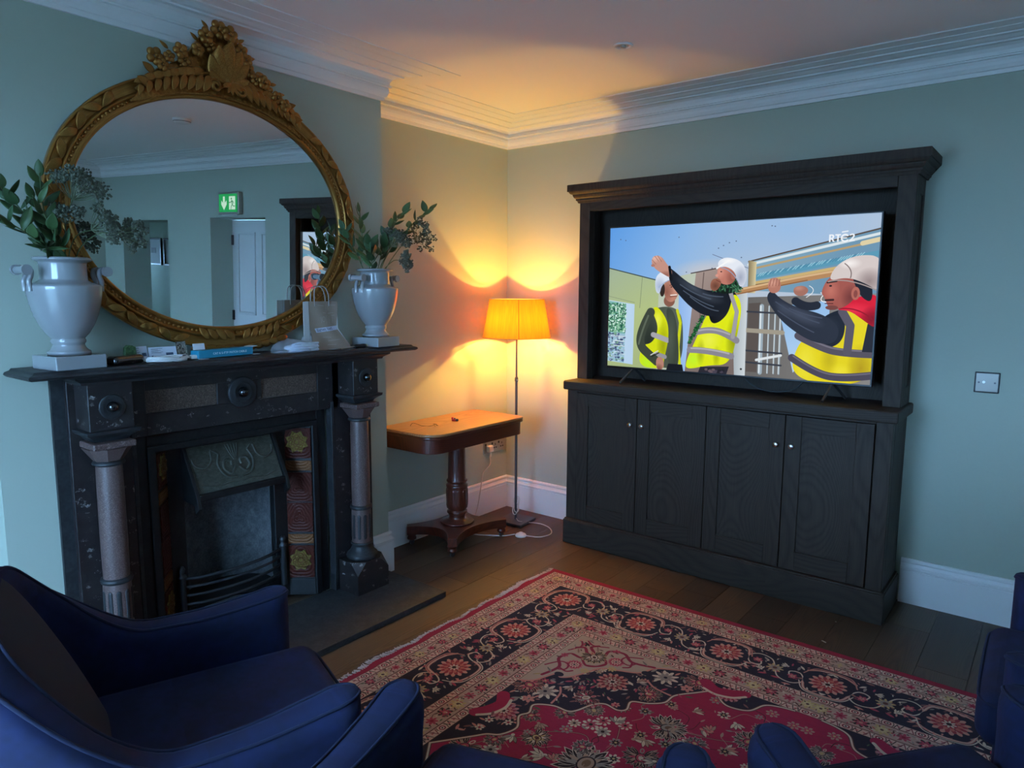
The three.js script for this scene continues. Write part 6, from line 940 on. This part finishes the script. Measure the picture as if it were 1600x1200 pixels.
// ================= four navy velvet tub armchairs; the chair faces local +z =================
{
  // centre line of the wrap-round arm wall, from one front end round the back to the other
  const path = [[0.315, 0.335], [0.318, 0.22], [0.325, 0.08], [0.330, -0.08], [0.315, -0.22], [0.255, -0.325], [0.15, -0.375], [0, -0.39], [-0.15, -0.375], [-0.255, -0.325], [-0.315, -0.22], [-0.330, -0.08], [-0.325, 0.08], [-0.318, 0.22], [-0.315, 0.335]];
  const cv = new THREE.CatmullRomCurve3(path.map(([x, z]) => V(x, 0, z)), false, 'centripetal');
  const topH = (t) => { const q = Math.abs(t - 0.5) * 2; const u = Math.min(1, Math.max(0, (0.62 - q) / 0.46)); return 0.61 + 0.29 * u * u * (3 - 2 * u) + 0.035 * Math.pow(Math.max(0, (q - 0.72) / 0.28), 1.5); };
  const thick = (t) => { const q = Math.abs(t - 0.5) * 2; return 0.092 + 0.03 * Math.pow(Math.max(0, (q - 0.6) / 0.4), 1.2); };
  const nS = 90, len = cv.getLength();
  const endR = 0.06;   // rounded front ends in plan
  const ease = (s) => { const e = endR / len, m = 12 / nS, f = (u) => e * (1 - Math.cos(u / m * Math.PI / 2)); return s < m ? f(s) : s > 1 - m ? 1 - f(1 - s) : e + (s - m) / (1 - 2 * m) * (1 - 2 * e); };
  function shellPoint(s, j) {
    const t = ease(s), p = cv.getPointAt(t), d = cv.getTangentAt(t), n = V(d.z, 0, -d.x); // n points to the inside or outside, sorted below
    const dist = Math.min(t, 1 - t) * len, k = dist < endR ? Math.sqrt(Math.max(0, 1 - Math.pow(1 - dist / endR, 2))) : 1;
    const w = thick(t) / 2 * Math.max(k, 0.02), H = topH(t) - (1 - k) * 0.012, out = n.dot(V(p.x, 0, p.z + 0.05)) > 0 ? 1 : -1;
    // section: outer foot -> outer top -> crown -> inner top -> inner foot
    const sec = [[w * 0.92 - 0.02, 0.15], [w * 0.92 - 0.012, 0.3], [w * 0.95, 0.45], [w * 1.06, H - 0.075], [w * 1.12, H - 0.045], [w * 1.05, H - 0.022], [w * 0.75, H - 0.006], [w * 0.3, H], [-w * 0.3, H], [-w * 0.72, H - 0.006], [-w * 0.98, H - 0.025], [-w * 1.0, H - 0.055], [-w * 0.92, H - 0.1], [-w * 0.9, 0.40], [-w * 0.9, 0.28]];
    const [off, y] = sec[j];
    return [p.x + n.x * out * off, y, p.z + n.z * out * off];
  }
  const nsec = 15;
  const shellGeo = (() => { const g = grid(nS, nsec - 1, (s, t) => shellPoint(s, Math.round(t * (nsec - 1)))); const p = g.attributes.position, uv = g.attributes.uv; for (let i = 0; i < uv.count; i++) uv.setXY(i, uv.getX(i) * 2.2, p.getY(i) + p.getX(i) * 0.2); return g; })();
  const pipe = (j, r = 0.0042, lift = 0.001) => { const pts = []; for (let i = 0; i <= nS; i++) { const q = shellPoint(i / nS, j); pts.push([q[0], q[1] + lift, q[2]]); } return tube(pts, r, 130, 6); };
  // front pipings run down the arm ends
  const seatGeo = (() => { const g = new RoundedBoxGeometry(0.53, 0.15, 0.60, 5, 0.05); const p = g.attributes.position; for (let i = 0; i < p.count; i++) { const x = p.getX(i), z = p.getZ(i); p.setY(i, p.getY(i) + (p.getY(i) > 0 ? 0.018 * (1 - Math.pow(x / 0.265, 2)) * (1 - Math.pow(z / 0.3, 2)) : 0)); } g.computeVertexNormals(); g.translate(0, 0.412, 0.09); const uv = g.attributes.uv; for (let i = 0; i < uv.count; i++) uv.setXY(i, p.getX(i) + 0.3, p.getZ(i)); return g; })();
  const seatPipe = (() => { const pts = [], hx = 0.262, hz = 0.297, c = 0.06; for (const [sx, sz, a0] of [[1, 1, 0], [-1, 1, 1], [-1, -1, 2], [1, -1, 3]]) for (let q = 0; q <= 4; q++) { const a = (a0 + q / 4) * Math.PI / 2; pts.push([sx * (hx - c) + Math.cos(a) * c, 0.459, 0.09 + sz * (hz - c) + Math.sin(a) * c]); } return tube(pts, 0.0045, 120, 6, true); })();
  // reclined back cushion, wider at the top, filling the hollow of the shell
  const backGeo = (() => {
    const hw = (t) => 0.215 + 0.06 * t - 0.06 * Math.pow(t, 8), Y = (t, e) => 0.43 + (0.455 - 0.035 * e * e * e * e) * t;
    const g = grid(20, 16, (s, t) => { const e = s * 2 - 1; return [e * hw(t), Y(t, e), -0.13 - 0.205 * t + 0.022 * Math.sin(Math.PI * t) * (1 - e * e) - 0.03 * Math.pow(e, 6)]; });
    const b = grid(20, 16, (s, t) => { const e = 1 - s * 2; return [e * hw(t), Y(t, e), -0.30 - 0.055 * t + 0.06 * e * e * (1 - 0.6 * t)]; });
    return merge([g, b]);
  })();
  const railGeo = bb(-0.285, 0.285, 0.16, 0.345, -0.32, 0.345, 0.02);
  const legGeo = new THREE.CylinderGeometry(0.022, 0.014, 0.17, 12).toNonIndexed();
  function makeChair() {
    const o = thing('armchair', 'x', 'armchair', [0, 0, 0], 0, 'navy velvet tub armchairs round the rug');
    const sh = part(o, 'arm_and_back_shell', shellGeo, M.velvet);
    part(sh, 'shell_piping', merge([pipe(6), pipe(9)]), M.piping);
    const st = part(o, 'seat_cushion', seatGeo, M.velvet); part(st, 'cushion_piping', seatPipe, M.piping);
    part(o, 'back_cushion', backGeo, M.backCloth);
    part(o, 'seat_rail', railGeo, M.velvet);
    for (const [x, z] of [[0.26, 0.29], [-0.26, 0.29], [0.24, -0.28], [-0.24, -0.28]]) { const l = part(o, 'leg', legGeo, M.darkWood); l.position.set(x, 0.085, z); }
    return o;
  }
  const spots = [
    [1.505, 3.132, 0.34, -0.94, 'navy velvet armchair in front of the fireplace, its dark back to the left'],
    [2.385, 3.055, -0.297, -0.955, 'navy velvet armchair standing between two others at the near rug edge'],
    [3.14, 2.435, -0.79, -0.612, 'navy velvet armchair at the right, angled towards the fireplace'],
    [3.385, 1.495, -1, 0.02, 'navy velvet armchair furthest right, closest to the television wall']];
  let first;
  for (const [x, z, fx, fz, label] of spots) {
    let o; if (!first) o = first = makeChair(); else { o = first.clone(); o.name = numbered('armchair'); scene.add(o); }
    const onRug = 0.0105; o.position.set(x, onRug, z); o.rotation.set(0, Math.atan2(fx, fz), 0); o.userData = { label, category: 'armchair', group: 'navy velvet tub armchairs round the rug' };
  }
}
renderer.render(scene, camera);
